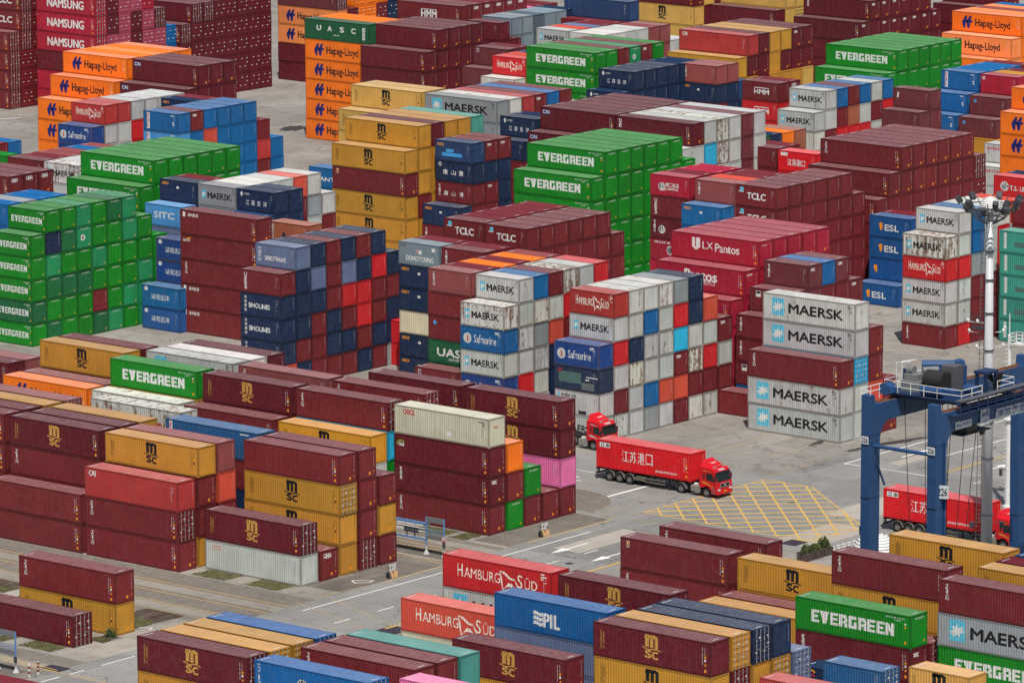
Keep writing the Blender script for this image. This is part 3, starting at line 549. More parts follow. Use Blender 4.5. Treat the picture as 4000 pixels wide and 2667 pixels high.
 ('crimson stack right of green block', 20, -396.85, 505.44, 2.54, 2.591, {1: (6, 'cm:jj,mb:ues,ma:texj,cm:jj2'), 2: (6, 'mb'), 3: (6, 'cm'), 4: (6, 'cm')}),
 ('dull maroon beside crimson stack', 20, -390.1, 505.45, 2.54, 2.591, {0: (5, 'bl:sea'), 1: (6, 'md:tex'), 2: (6, 'ro'), 3: (6, 'mb'), 4: (6, 'mb')}),
 ('long maroon block with lettering', 20, -384.08, 505.6, 2.54, 2.591, {1: (6, 'mb:tcl,mb:tcl'), 2: (6, 'mb,mb,mb'), 3: (6, 'mb,mb,mb'), 4: (6, 'mb,mb,mb'), 5: (6, 'mb,mb,mb,mb'), 6: (6, 'mb,mb,mb,mb,mb'), 7: (5, 'mb,mb,mb,mb')}),
 ('blue yellow-marked stack', 20, -376.97, 522.62, 2.54, 2.591, {0: (1, 'bl2:esl'), 1: (4, 'bl2:esl,bl2:esl,bl2:eso'), 2: (4, 'mb')}),
 ('white stack behind light mast', 20, -357.26, 504.64, 2.6, 2.591, {0: (5, 'wr:mk,rd:hs,wh:mk,wh:mk,mb:tri'), 1: (6, 'wh:mk,wh,rd,wh,wh,rd'), 2: (6, 'bl,bl,gy,mb,mb,mb'), 3: (6, 'wh,wh,wh,mb,mb'), 4: (6, 'wr,rd,rd,mb,mb'), 5: (6, 'ro,wh,wh,rd')}),
 ('teal stack at right edge', 20, -349.57, 513.02, 2.54, 2.591, {0: (5, 'te:tl,te:tl,te:tl,te:tl,te:tl')}),
 ('maroon right edge above teal', 20, -350.91, 517.55, 2.54, 2.591, {0: (6, 'mb:flag'), 1: (6, 'ro')}),
 ('orange block upper left', 40, -513.52, 530.68, 2.56, 2.896, {-1: (4, 'or:hl,or:hl,or'), 0: (5, 'or:hl'), 1: (6, 'or:hl'), 2: (6, 'or'), 3: (6, 'os'), 4: (6, 'or'), 5: (6, 'or')}),
 ('maroon block beside orange block', 40, -500.8, 531.14, 2.54, 2.896, {0: (5, 'ma:ca2'), 1: (6, 'ma:ca2'), 2: (6, 'ma,ma'), 3: (6, 'ma,ma')}),
 ('pale yellow pair near orange tower', 40, -460.92, 530.82, 2.54, 2.896, {0: (5, 'yp:msb'), 1: (6, 'yp:msb'), 2: (6, 'yp')}),
 ('grey lettered row upper centre', 40, -447.72, 530.36, 2.54, 2.896, {1: (6, 'gy:mk'), 2: (6, 'wr'), 3: (6, 'fr'), 4: (6, 'mb:texe'), 5: (6, 'bl'), 6: (6, 'mb')}),
 ('navy stack below grey lettered', 20, -441.64, 530.97, 2.54, 2.591, {0: (5, 'nv,mb:tex'), 1: (6, 'nv:js,nv'), 2: (6, 'nv')}),
 ('low blue below grey lettered', 20, -454.32, 540.19, 2.54, 2.591, {0: (5, 'sb'), 1: (5, 'mb')}),
 ('wide maroon roof block centre', 40, -428.6, 530.67, 2.54, 2.896, {0: (5, 'ma:ca2'), 1: (6, 'ma:ca2'), 2: (6, 'ma'), 3: (6, 'ma'), 4: (6, 'ma'), 5: (6, 'ma'), 6: (6, 'ma')}),
 ('white roofed row right of centre', 40, -415.94, 530.26, 2.54, 2.896, {0: (5, 'wh,wh'), 1: (6, 'ma:ue,wh'), 2: (6, 'wh,cy'), 3: (6, 'wr'), 4: (6, 'wh'), 5: (6, 'mr'), 6: (6, 'wh')}),
 ('orange and navy roof row', 20, -420.38, 544.65, 2.54, 2.591, {1: (5, 'nv:sea'), 2: (5, 'or'), 3: (5, 'ug'), 4: (5, 'nv'), 5: (5, 'or'), 6: (5, 'br')}),
 ('low maroon before red lettered', 20, -412.9, 546.32, 2.54, 2.591, {0: (5, 'mb:tex'), 1: (5, 'mb')}),
 ('bright red lettered far right', 20, -406.06, 545.55, 2.54, 2.591, {0: (5, 'rj:jsp')}),
 ('wide maroon block far right', 40, -384.14, 530.65, 2.56, 2.896, {-1: (4, 'mb,mb'), 0: (5, 'mb'), 1: (6, 'mb:tri,mb'), 2: (6, 'mb,mb'), 3: (6, 'mb,mb'), 4: (6, 'mb,mb'), 5: (6, 'mb,mb'), 6: (6, 'mb,mb'), 7: (5, 'mb!,mb!')}),
 ('white red-lettered pair far right', 20, -408.51, 591.75, 2.54, 2.591, {0: (2, 'wh:kam'), 1: (3, 'wh:kam')}),
 ('yellow half hidden far right', 20, -412.9, 597.0, 2.54, 2.591, {0: (3, 'ye')}),
 ('bright red round-marked right edge', 20, -382.58, 559.2, 2.54, 2.591, {0: (4, 'rd:tsl'), 1: (4, 'nv')}),
 ('green and maroon row top centre', 40, -466.75, 573.82, 2.54, 2.896, {1: (6, 'gr:ev,gr:ev,gr:ev'), 2: (6, 'gr'), 3: (6, 'mb'), 4: (6, 'gt:egl'), 5: (6, 'mb:texe'), 6: (6, 'gr')}),
 ('navy row top centre', 20, -459.11, 572.61, 2.56, 2.591, {0: (5, 'nv:js'), 1: (6, 'nv:js'), 2: (6, 'nv,nv'), 3: (6, 'nv,nv'), 4: (6, 'nv,nv'), 5: (6, 'nv'), 6: (6, 'nv')}),
 ('dusty red pair top right', 20, -453.69, 583.95, 2.54, 2.591, {1: (6, 'md:tri,nv:sea,mb'), 2: (6, 'md,nv,nv'), 3: (5, 'nb,nv')}),
 ('maroon lettered one top right', 20, -436.89, 578.28, 2.54, 2.591, {0: (6, 'mb:hmm,rd:hmm'), 1: (6, 'mb:hmme,rd')}),
 ('white lettered group far right', 20, -427.67, 573.88, 2.56, 2.591, {0: (5, 'wh:mk,wr'), 1: (6, 'wh:mk,wh,mb'), 2: (6, 'bl,mb,rd'), 3: (6, 'mb,br,rd'), 4: (6, 'bl,wh,rd'), 5: (6, 'wh,mb,wh'), 6: (6, 'bl,rd,bl'), 7: (5, 'wh,wh')}),
 ('dark stack left of orange tower', 20, -477.43, 524.28, 2.54, 2.591, {}),
 ('orange tower at top centre', 40, -510.95, 579.95, 2.54, 2.896, {0: (6, 'ug:ua2,or:hl,or:hl,or:hl,or:hl,or:hl'), 1: (6, 'or'), 2: (6, 'or')}),
 ('maroon block beside orange tower', 40, -499.48, 579.01, 2.54, 2.896, {0: (5, 'ma,ma'), 1: (6, 'ma'), 2: (6, 'ma,ma,ma'), 3: (6, 'ma,ma,ma'), 4: (6, 'ma,ma,ma')}),
 ('maroon single top centre', 20, -506.44, 603.32, 2.54, 2.591, {0: (6, 'ma'), 1: (5, 'ma')}),
 ('grey roofed row top centre', 20, -508.38, 608.47, 2.54, 2.591, {0: (6, 'sg'), 1: (6, 'sg'), 2: (6, 'gk'), 3: (6, 'sg'), 4: (6, 'sg'), 5: (6, 'nv')}),
 ('dusty maroon behind green row', 20, -487.26, 579.68, 2.54, 2.591, {0: (5, 'mr'), 1: (6, 'mr:flag'), 2: (6, 'mr')}),
 ('small red lettered at centre top', 20, -479.02, 576.42, 2.54, 2.591, {0: (6, 'rd:hs'), 1: (6, 'ro'), -1: (5, 'wr'), 2: (6, 'nb')}),
 ('white lettered roof row top', 20, -492.94, 600.23, 2.54, 2.591, {1: (6, 'wh:mk'), 2: (6, 'ro'), 3: (6, 'sb'), 4: (6, 'mb'), 5: (6, 'mb')}),
 ('white roof row top centre', 20, -486.22, 599.99, 2.54, 2.591, {1: (6, 'wr'), 2: (6, 'wr'), 3: (6, 'wh'), 4: (6, 'wh'), 5: (6, 'mc'), 6: (6, 'mc')}),
 ('low white behind red roofs', 20, -487.33, 618.53, 2.54, 2.591, {0: (5, 'wh'), 1: (5, 'wh')}),
 ('faded red and yellow block', 40, -461.06, 600.63, 2.56, 2.896, {0: (5, 'ye'), 1: (6, 'fr:cai,ma'), 2: (6, 'ma,ma'), 3: (6, 'ye,ye'), 4: (6, 'ye,ma'), 5: (6, 'ma:texe,ma'), 6: (6, 'ma,ma')}),
 ('yellow row under red block', 40, -460.75, 597.7, 2.56, 2.896, {2: (4, 'ye'), 3: (4, 'ma'), 4: (4, 'ye'), 5: (4, 'ye'), 6: (4, 'ye'), 7: (4, 'yp')}),
 ('green block at top right', 40, -435.57, 600.92, 2.54, 2.896, {0: (5, 'gr:ev'), 1: (6, 'gr:ev'), 2: (6, 'gr,gr'), 3: (6, 'gr,gr'), 4: (6, 'gr,gr'), 5: (6, 'gr,gr'), 6: (6, 'gr,gr')}),
 ('blue stepped stack far right', 20, -421.56, 597.57, 2.54, 2.591, {0: (4, 'bl:pil'), 1: (5, 'bl:pil'), 2: (6, 'bl:pil'), 3: (6, 'bl'), 4: (6, 'bl'), 5: (6, 'bl'), 6: (6, 'mb')}),
 ('maroon stepped stack far right', 20, -414.99, 597.43, 2.54, 2.591, {0: (4, 'mr:dot'), 1: (5, 'mr:dot'), 2: (6, 'cm:cai'), 3: (6, 'ye'), 4: (6, 'mr')}),
 ('dark maroon left of blue stack', 20, -416.86, 582.47, 2.54, 2.591, {0: (5, 'mr'), 1: (6, 'mr:one')}),
 ('maroon ends under blue stack', 20, -428.18, 596.97, 2.54, 2.591, {0: (4, 'mb:texe'), 1: (4, 'gk')}),
 ('orange steps at right edge', 40, -391.17, 581.71, 2.54, 2.896, {0: (5, 'or:hl,or:hl'), 1: (6, 'or:hl')}),
 ('maroon lettered stack top left', 40, -576.94, 573.78, 2.54, 2.896, {0: (4, 'mb!,mb!,mb!,mb!'), 1: (6, 'mb:tcl!,mb:tcl!,mb!,mb!,mb!,mb!'), 2: (6, 'mb!,mb!,mb!,mb!,mb!,mb!')}),
 ('crimson stack top left', 40, -563.42, 578.36, 2.54, 2.896, {0: (6, 'cm:nam!,cm:nam!,cm:nam!,ma!,cm,cm'), 1: (6, 'ma!,ma!,mp!'), 2: (6, 'mp!,mp!,mp!'), 3: (6, 'mp!,ma!,ma!'), 4: (6, 'cm!,mp!,mp!'), 5: (5, 'ma!,mp!'), 6: (4, 'bl!')}),
 ('wall of container doors', 40, -562.56, 595.75, 2.54, 2.896, {0: (4, 'ma!,ma!'), 1: (5, 'ma!,ma!,ma!'), 2: (5, 'ma!,ma!,ma!'), 3: (5, 'ma!,ma!,ma!'), 4: (5, 'ma!,ma!,ma!,ma!'), 5: (5, 'ma!,ma!,ma!,ma!,ma!'), 6: (5, 'ma!,ma!,ma!,ma!,ma!'), 7: (5, 'ma!,ma!,ma!,ma!,ma!')}),
 ('orange pair behind door wall', 40, -555.11, 622.72, 2.54, 2.896, {0: (5, 'mr!,os:hl,os:hl,ma'), 1: (4, 'ma')}),
 ('wall of orange doors', 40, -556.5, 625.99, 2.54, 2.896, {1: (5, 'or!,or!'), 2: (5, 'or!,or!'), 3: (5, 'or!,mb!'), 4: (5, 'nv!,nv!'), 5: (5, 'nv!,or!'), 6: (5, 'or!,or!')}),
 ('maroon row at top edge', 40, -514.02, 601.16, 2.54, 2.896, {1: (6, 'mb:hmm'), 2: (6, 'mb:hmme'), 3: (6, 'mb:hmme'), 4: (6, 'mb:hmme'), 5: (6, 'mb:hmme'), 6: (6, 'mb:hmme')}),
 ('pink and maroon at top edge', 40, -534.63, 642.77, 2.9, 2.896, {0: (4, 'pk'), 1: (4, 'mb'), 2: (4, 'mb')}),
 ('petrol blue at top edge', 40, -497.6, 619.77, 2.54, 2.896, {1: (6, 'nb'), 0: (5, 'mb:tex')}),
 ('yellow row at top edge', 40, -500.53, 639.05, 2.54, 2.896, {1: (6, 'ma,yp:msb'), 2: (6, 'yp,ma'), 3: (6, 'ma,yp'), 4: (5, 'yp'), 5: (5, 'rd'), 6: (5, 'ma'), 7: (5, 'yp')}),
 ('yellow ends at top right', 40, -488.4, 645.59, 2.54, 2.896, {0: (5, 'ma,ma'), 1: (6, 'yp,yp'), 2: (6, 'yp,yp!')}),
 ('maroon wall at top right', 40, -470.3, 642.29, 2.54, 2.896, {0: (5, 'ma:texe,ma'), 1: (6, 'ma:tex'), 2: (6, 'ma:texe,ma:texe'), 3: (6, 'ma:texe,ma:texe'), 4: (6, 'ma:texe,ma:texe'), 5: (6, 'ma:texe,ma:texe'), 6: (6, 'ma:texe,ma:texe'), 7: (5, 'ma:texe')}),
 ('maroon stack top right edge', 40, -463.26, 667.65, 2.54, 2.896, {0: (5, 'ma,ma'), 1: (6, 'ma')}),
 ('orange block at right edge', 40, -442.39, 638.07, 2.54, 2.896, {0: (4, 'or'), 1: (5, 'os:hl'), 2: (6, 'or:hl'), 3: (6, 'os'), 4: (6, 'mc'), 5: (6, 'os'), 6: (6, 'bl')})]
SKIP = set([2,3,5,6,7,9,10,11,13,14,15,17,18,19,21,22,23,25,26,27,29,30,31,33,34,35,38,42,44,45,46,49,52,53,56,57,60,61,64,65,68,69,71,72,74,75,77,79,80,82,83,88,92,94,95,96,99,101,102,104,106,109,113,115,116,117,119,120,121,123,124,125,154,158,164,166,167,168,170,171,172,174,175,176,180,182,183,184,186,187,188,190,191,192,209,213,215,216,217,219,220,221,223,224,227,228,230,231,232,234,235,238,239,241,242,243,245,246,247,249,250,251,253,254,256,257,260,261,263,264,265,267,268,270,271,321,327,334,335,336,337,393,394,395,396,397,403,405,406,407,408,409,411,412,413,414,415,417,418,419,420,421,423,424,425,426,427,429,430,431,432,433,435,437,438,439,440,441,443,444,445,446,447,452,458,474,475,476,478,479,480,481,482,484,485,486,487,488,559,560,561,564,565,566,567,570,571,572,573,576,577,578,579,581,582,583,584,587,588,589,591,592,593,594,596,597,598,599,601,602,603,604,607,608,609,612,613,614,615,617,618,619,620,621,623,624,625,626,627,630,631,632,633,636,637,638,639,642,643,644,645,648,649,650,653,654,655,656,658,659,660,661,662,665,666,667,668,670,671,672,673,674,676,677,678,679,680,682,683,684,685,686,690,691,692,696,697,698,701,702,703,705,706,707,708,711,712,713,714,717,718,719,720,723,724,726,727,728,729,731,732,733,734,736,737,738,739,741,742,743,744,746,747,748,749,751,752,753,754,757,758,759,761,762,763,764,766,767,768,769,771,772,773,774,776,777,778,779,781,782,783,784,786,787,789,790,792,793,794,796,797,798,799,800,802,803,804,805,806,808,809,810,811,812,814,815,816,817,818,820,821,822,823,824,826,827,828,829,830,833,834,835,836,839,840,841,842,845,846,847,848,851,852,853,854,857,858,859,860,865,866,870,871,878,879,880,883,884,885,886,888,889,890,891,892,894,895,896,897,898,900,901,902,903,904,907,908,909,910,913,914,915,919,920,921,925,926,927,931,932,933,935,936,937,938,939,941,942,943,944,945,947,948,949,950,951,954,955,956,957,960,961,962,963,966,967,968,969,972,973,974,975,980,981,986,987,991,992,995,996,998,999,1000,1001,1002,1004,1005,1006,1007,1008,1019,1024,1025,1027,1028,1029,1030,1031,1033,1034,1035,1036,1037,1039,1040,1041,1042,1043,1046,1051,1052,1057,1058,1063,1064,1067,1068,1069,1074,1075,1096,1097,1098,1099,1102,1103,1104,1105,1107,1108,1109,1110,1116,1118,1119,1120,1121,1122,1124,1125,1126,1127,1128,1130,1131,1132,1133,1134,1137,1138,1139,1142,1143,1144,1145,1147,1148,1149,1150,1151,1153,1154,1155,1156,1157,1159,1160,1161,1162,1163,1166,1167,1168,1169,1172,1173,1174,1175,1178,1179,1180,1181,1185,1186,1187,1192,1193,1199,1211,1212,1213,1245,1246,1247,1248,1256,1257,1258,1259,1260,1261,1262,1263,1264,1265,1269,1272,1273,1274,1277,1278,1279,1280,1282,1283,1284,1285,1286,1288,1289,1290,1291,1292,1294,1295,1296,1297,1298,1300,1301,1302,1303,1304,1306,1307,1308,1309,1312,1313,1314,1315,1318,1319,1320,1321,1324,1325,1326,1327,1330,1331,1332,1335,1336,1337,1338,1340,1341,1342,1343,1344,1347,1348,1349,1350,1352,1353,1354,1355,1356,1358,1359,1360,1361,1362,1364,1365,1366,1367,1368,1370,1371,1372,1373,1374,1376,1377,1378,1379,1380,1385,1388,1389,1390,1391,1393,1394,1395,1396,1397,1398,1399,1400,1401,1402,1403,1404,1405,1406,1407,1409,1410,1411,1412,1415,1416,1417,1418,1420,1421,1422,1423,1424,1426,1427,1428,1429,1430,1432,1433,1434,1435,1436,1438,1439,1440,1441,1442,1444,1445,1446,1447,1448,1450,1451,1452,1453,1456,1457,1458,1459,1462,1463,1464,1465,1469,1470,1471,1475,1476,1477,1481,1482,1483,1487,1488,1489,1490,1491,1492,1493,1494,1495,1496,1497,1498,1499,1501,1502,1503,1504,1506,1507,1508,1509,1511,1512,1513,1514,1517,1518,1519,1522,1523,1524,1526,1527,1528,1529,1532,1533,1534,1541,1542,1543,1547,1548,1549,1553,1554,1555,1559,1560,1561,1565,1566,1567,1571,1572,1573,1577,1578,1579,1582,1583,1584,1589,1591,1592,1595,1596,1598,1599,1600,1604,1605,1606,1608,1609,1610,1611,1612,1614,1615,1616,1617,1618,1620,1621,1622,1623,1624,1626,1627,1628,1629,1630,1632,1633,1634,1635,1636,1638,1639,1640,1641,1644,1645,1646,1647,1650,1651,1652,1653,1656,1657,1658,1659,1662,1663,1664,1665,1669,1670,1671,1673,1674,1675,1676,1677,1681,1682,1683,1687,1688,1689,1692,1693,1694,1698,1699,1700,1702,1703,1704,1705,1706,1710,1711,1715,1716,1717,1721,1722,1723,1727,1728,1729,1733,1734,1735,1739,1740,1741,1744,1745,1746,1747,1748,1749,1750,1751,1752,1760,1761,1762,1763,1764,1766,1767,1768,1769,1770,1773,1774,1775,1779,1780,1781,1786,1787,1792,1793,1796,1797,1798,1799,1802,1803,1804,1805,1807,1808,1809,1810,1813,1814,1815,1816,1819,1820,1821,1822,1825,1826,1827,1828,1830,1831,1832,1833,1834,1836,1837,1838,1839,1840,1842,1843,1844,1845,1846,1849,1850,1851,1854,1855,1856,1857,1859,1860,1861,1862,1863,1865,1866,1867,1868,1871,1872,1873,1874,1876,1877,1878,1879,1880,1882,1883,1884,1885,1886,1888,1889,1890,1891,1892,1894,1895,1896,1897,1898,1900,1901,1902,1903,1904,1906,1907,1908,1909,1910,1912,1913,1914,1915,1916,1918,1919,1920,1921,1922,1924,1925,1926,1927,1928,1930,1931,1932,1933,1934,1936,1937,1938,1939,1940,1942,1943,1944,1945,1946,1949,1950,1951,1952,1954,1955,1956,1957,1959,1960,1961,1962,1965,1966,1967,1970,1971,1972,1973,1977,1978,1979,1983,1984,1985,1988,1989,1990,1991,1994,1995,1996,1997,2000,2001,2002,2003,2005,2006,2007,2009,2010,2011,2013,2014,2015,2017,2018,2019,2021,2022,2023,2025,2026,2027,2029,2030,2031,2032,2035,2036,2037,2038,2041,2042,2043,2044,2047,2048,2049,2050,2054,2055,2056,2060,2061,2062,2065,2066,2067,2068,2070,2071,2072,2075,2076,2077,2080,2081,2082,2083,2085,2086,2087,2088,2089,2091,2092,2093,2094,2095,2097,2098,2099,2100,2101,2103,2104,2105,2106,2107,2110,2111,2114,2115,2116,2119,2120,2121,2122,2124,2125,2126,2127,2128,2130,2131,2132,2133,2134,2136,2137,2138,2139,2143,2144,2145,2146,2147,2148,2149,2150,2151,2152,2153,2157,2158,2160,2161,2162,2163,2164,2190,2191,2192,2196,2197,2198,2202,2203,2204,2208,2209,2210,2213,2214,2215,2218,2219,2222,2223,2227,2228,2232,2233,2238,2265,2266,2267,2270,2271,2272,2275,2276,2277,2280,2281,2282,2286,2287,2288,2289,2290,2291,2292,2293,2294,2295,2296,2297,2299,2300,2301,2302,2303,2305,2306,2307,2308,2309,2311,2312,2313,2314,2315,2317,2318,2319,2320,2321,2323,2324,2325,2326,2327,2329,2330,2331,2332,2333,2335,2336,2337,2339,2340,2341,2343,2344,2345,2347,2348,2349,2350,2353,2354,2355,2356,2360,2361,2362,2366,2367,2368,2371,2372,2373,2374,2375,2376,2377,2378,2379,2380,2381,2382,2383,2384,2385,2386,2387,2388,2389,2390,2391,2392,2393,2394,2396,2397,2398,2399,2402,2403,2404,2405,2408,2409,2410,2411,2416,2419,2420,2421,2422,2425,2426,2427,2428,2431,2432,2433,2434,2437,2438,2439,2440,2444,2445,2446,2450,2451,2452,2455,2456,2457,2460,2461,2462,2465,2466,2467,2468,2470,2471,2472,2475,2476,2477,2481,2482,2483,2485,2486,2487,2488,2489,2491,2492,2493,2494,2495,2497,2498,2499,2500,2501,2503,2504,2505,2506,2507])
STUFF = set([37,41,76,86,91,108,118,122,129,153,157,163,179,208,212,226,237,259,282,288,316,317,318,319,320,326,342,348,354,381,382,383,384,385,392,402,404,410,416,422,428,442,457,464,468,469,470,472,473,492,537,546,549,550,551,552,556,558,563,569,575,585,586,590,595,600,606,611,629,635,641,647,652,657,664,669,675,681,688,689,695,700,704,710,716,722,730,735,740,745,750,756,760,765,785,788,791,801,807,813,819,825,832,838,844,850,856,863,864,869,873,874,875,877,882,906,912,918,923,924,929,930,940,946,959,965,971,977,978,979,983,984,985,988,989,990,993,994,997,1003,1013,1017,1018,1021,1022,1023,1045,1050,1054,1055,1056,1060,1061,1062,1073,1079,1080,1081,1087,1089,1090,1091,1092,1093,1095,1101,1106,1115,1117,1123,1129,1136,1141,1146,1152,1158,1171,1177,1183,1184,1190,1191,1197,1198,1201,1202,1203,1204,1209,1210,1227,1228,1229,1230,1231,1232,1233,1234,1235,1236,1237,1238,1239,1240,1241,1242,1243,1244,1254,1255,1268,1271,1276,1281,1287,1293,1311,1317,1323,1329,1334,1346,1382,1383,1384,1387,1392,1414,1449,1455,1468,1474,1480,1485,1486,1500,1505,1510,1516,1521,1525,1531,1536,1537,1538,1540,1546,1552,1558,1564,1570,1576,1581,1585,1586,1588,1590,1594,1597,1603,1637,1643,1649,1655,1661,1666,1667,1668,1672,1680,1685,1686,1690,1691,1697,1701,1709,1713,1714,1719,1720,1725,1726,1731,1732,1737,1738,1743,1759,1765,1778,1783,1784,1785,1789,1790,1791,1795,1801,1806,1812,1818,1823,1824,1829,1835,1841,1848,1853,1858,1870,1875,1881,1893,1899,1905,1911,1917,1923,1929,1935,1941,1948,1953,1958,1964,1975,1976,1981,1982,1987,1993,1999,2004,2008,2012,2016,2020,2024,2034,2040,2046,2052,2053,2058,2059,2064,2074,2079,2084,2090,2096,2102,2109,2113,2118,2123,2129,2141,2142,2172,2173,2174,2175,2176,2177,2178,2179,2180,2186,2187,2188,2189,2193,2194,2195,2199,2200,2201,2205,2206,2207,2212,2216,2217,2221,2225,2226,2230,2231,2234,2235,2236,2237,2239,2240,2241,2242,2243,2244,2245,2246,2247,2248,2249,2250,2251,2252,2253,2254,2255,2256,2257,2258,2264,2268,2269,2273,2274,2278,2279,2283,2284,2285,2310,2316,2322,2328,2334,2338,2342,2346,2352,2359,2363,2364,2365,2369,2370,2401,2406,2407,2414,2415,2418,2423,2424,2429,2430,2435,2436,2441,2442,2443,2447,2448,2449,2453,2454,2459,2463,2464,2474,2479,2480,2484,2490,2496,2502])
TIER = ['topmost', 'second from top', 'third from top', 'fourth from top', 'fifth from top', 'lowest of six']
ROWN = ['front row', 'second row', 'third row', 'fourth row', 'fifth row', 'sixth row', 'seventh row', 'eighth row', 'ninth row', 'tenth row']
MARK = {}
for k in 'ma mb mg or gr wh2 cm ue'.split(): MARK[k] = 'W'
for k in 'ye yb yp yw'.split(): MARK[k] = 'K'
for k in 'wh wr gy cr oo'.split(): MARK[k] = 'k'
WEAR = {'wr': .9, 'wh': .62, 'gy': .35, 'oo': .35, 'cr': .4, 'mc': .3, 'md': .4, 'mr': .35, 'fr': .35, 'ro': .4, 'rr': .45, 'ror': .45, 'tew': .45, 'te': .25, 'blw': .45, 'pbw': .5, 'yw': .5, 'yp': .25, 'bd': .35, 'bl': .2, 'sb': .35, 'np': .4, 'nv': .12, 'nb': .25, 'gd': .25, 'gt': .2, 'sg': .3, 'gk': .25, 'lb': .25, 'br': .25, 'mg': .08}
STUFFMB = {}
def jit(c, r):
    f = 1+r.uniform(-.1, .1); return tuple(min(1, v*f*(1+r.uniform(-.04, .04))) for v in c)
cid = -1
for bi, (ph, LL, BX, BY, pitch, TH, cols) in enumerate(BLOCKS):
    L = 12.192 if LL == 40 else 6.058
    ks = sorted(cols)
    rb = random.Random(bi*31+5)
    for k in ks:
        top, toks = cols[k]; toks = toks.split(','); toks += [toks[-1].split(':')[0].split('~')[0].replace('!', '')]*(top-len(toks))
        for j, tok in enumerate(toks):
            cid += 1
            if cid in SKIP: continue
            t = top-j; rr = random.Random(cid*7+1)
            endcol = None
            if '~' in tok: tok, endcol = tok.split('~')
            door = '!' in tok; tok = tok.replace('!w', '!').replace('!', '')
            ck, logo = (tok.split(':')+[''])[:2]
            z = (t-1)*TH
            x, y = BX-L/2+rr.uniform(-.05, .05), BY+k*pitch+WD/2+rr.uniform(-.03, .03)
            H = TH; base = s2l(PAL[ck]); col = jit(base, rr); wear = WEAR.get(ck, .1)*rr.uniform(.6, 1.25)
            sidev = not (k-1 in cols and cols[k-1][0] >= t)
            roofv = j == 0
            mk = MARK.get(ck, 'w'); mk = mk if LL == 40 else mk.lower()
            if ck in ('gr', 'gd', 'gt') : ms_, me_ = 'n', 'e'
            else: ms_, me_ = mk, (mk if rr.random() < .93 else 'n')
            if logo == 'ev': ms_ = 'n'
            parts = []
            if sidev: parts.append(('side_wall', side_mesh(L, H, logo, ms_), (0, 0, 0), col))
            if roofv:
                rc = tuple(min(1, v*.86+.035) for v in col)
                parts.append(('roof', roof_mesh(L, H, ck in ('ye', 'yb', 'mb', 'or', 'cm') and BY > 320), (0, 0, 0), rc))
            if not door: parts.append(('end_wall', end_mesh(H, logo, me_), (L/2, 0, 0), s2l(PAL[endcol]) if endcol else col))
            if cid in STUFF:
                S = STUFFMB.setdefault(LL, {})
                for nm, me, lo, pc in parts+[('frame', frame_mesh(L, H), (0, 0, 0), col)]+([('door', door_mesh(H, h), (L/2, 0, 0), col) for h in (0, 1)] if door else []):
                    S.setdefault((ck), []).append((me, (x+lo[0], y+lo[1], z)))
                continue
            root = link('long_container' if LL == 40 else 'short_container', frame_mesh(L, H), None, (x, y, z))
            fc = tuple(.5*a+.5*c for a, c in zip(col, (.13, .085, .055))) if ck in ('wh', 'wr', 'oo', 'cr', 'bd') else tuple(v*.72 for v in col)  # pale containers get rusty frames; the rest are darkened to paint in seam shade
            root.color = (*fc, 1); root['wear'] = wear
            let = LETN.get(logo, '') if sidev else ''
            tier = TIER[min(j, 5)]; row = ROWN[ks.index(k)] if len(ks) > 1 else ''
            cn = COLN[ck]
            if ck+tok and door: cn += ' door-ended'
            body = [tier if len(toks) > 1 else '', row, ph]
            lab = ', '.join(q for q in [f'{cn} container{(" with "+let) if let else ""}']+body if q)
            if len(lab.replace(',', '').split()) > 16: lab = ', '.join(q for q in [f'{cn} container']+body if q)
            tag(root, lab, 'container', 'containers of the '+ph)
            for nm, me, lo, pc in parts:
                o = link(nm, me, root, lo); o.color = (*pc, 1); o['wear'] = wear*(.85 if nm == 'roof' else 1)
            if door:
                for h in (0, 1):
                    o = link('door', door_mesh(H, h), root, (L/2, 0, 0)); o.color = (*[v*.9 for v in col], 1); o['wear'] = wear
                    for wch in (0, 1): link('locking_bar', bar_mesh(H, h, wch), o)
# the containers too small to tell apart at the far side: one mass per length
for LL, S in STUFFMB.items():
    bm = bmesh.new(); mats = []
    for ck, items in S.items():
        mt = M('far_paint_'+COLN[ck].replace(' ', '_').replace('-', '_'), tuple(int(v) for v in PAL[ck]), var=.1, sc=.4)
        for me, lo in items:
            mp = []
            for q in me.materials:
                q = mt if q in (PAINT, ROOFP) else q
                if q not in mats: mats.append(q)
                mp.append(mats.index(q))
            n0 = len(bm.verts); f0 = len(bm.faces)
            bm.from_mesh(me); bm.verts.ensure_lookup_table(); bm.faces.ensure_lookup_table()
            for v in bm.verts[n0:]: v.co += Vector(lo)
            for f in bm.faces[f0:]: f.material_index = mp[f.material_index]
    me = bpy.data.meshes.new('far_containers'); bm.to_mesh(me); bm.free()
    for q in mats: me.materials.append(q)
    o = link('far_containers', me); o['kind'] = 'stuff'
    tag(o, 'far mass of small stacked containers between the rows' if LL == 40 else 'far mass of small short containers between the stacks', 'containers')
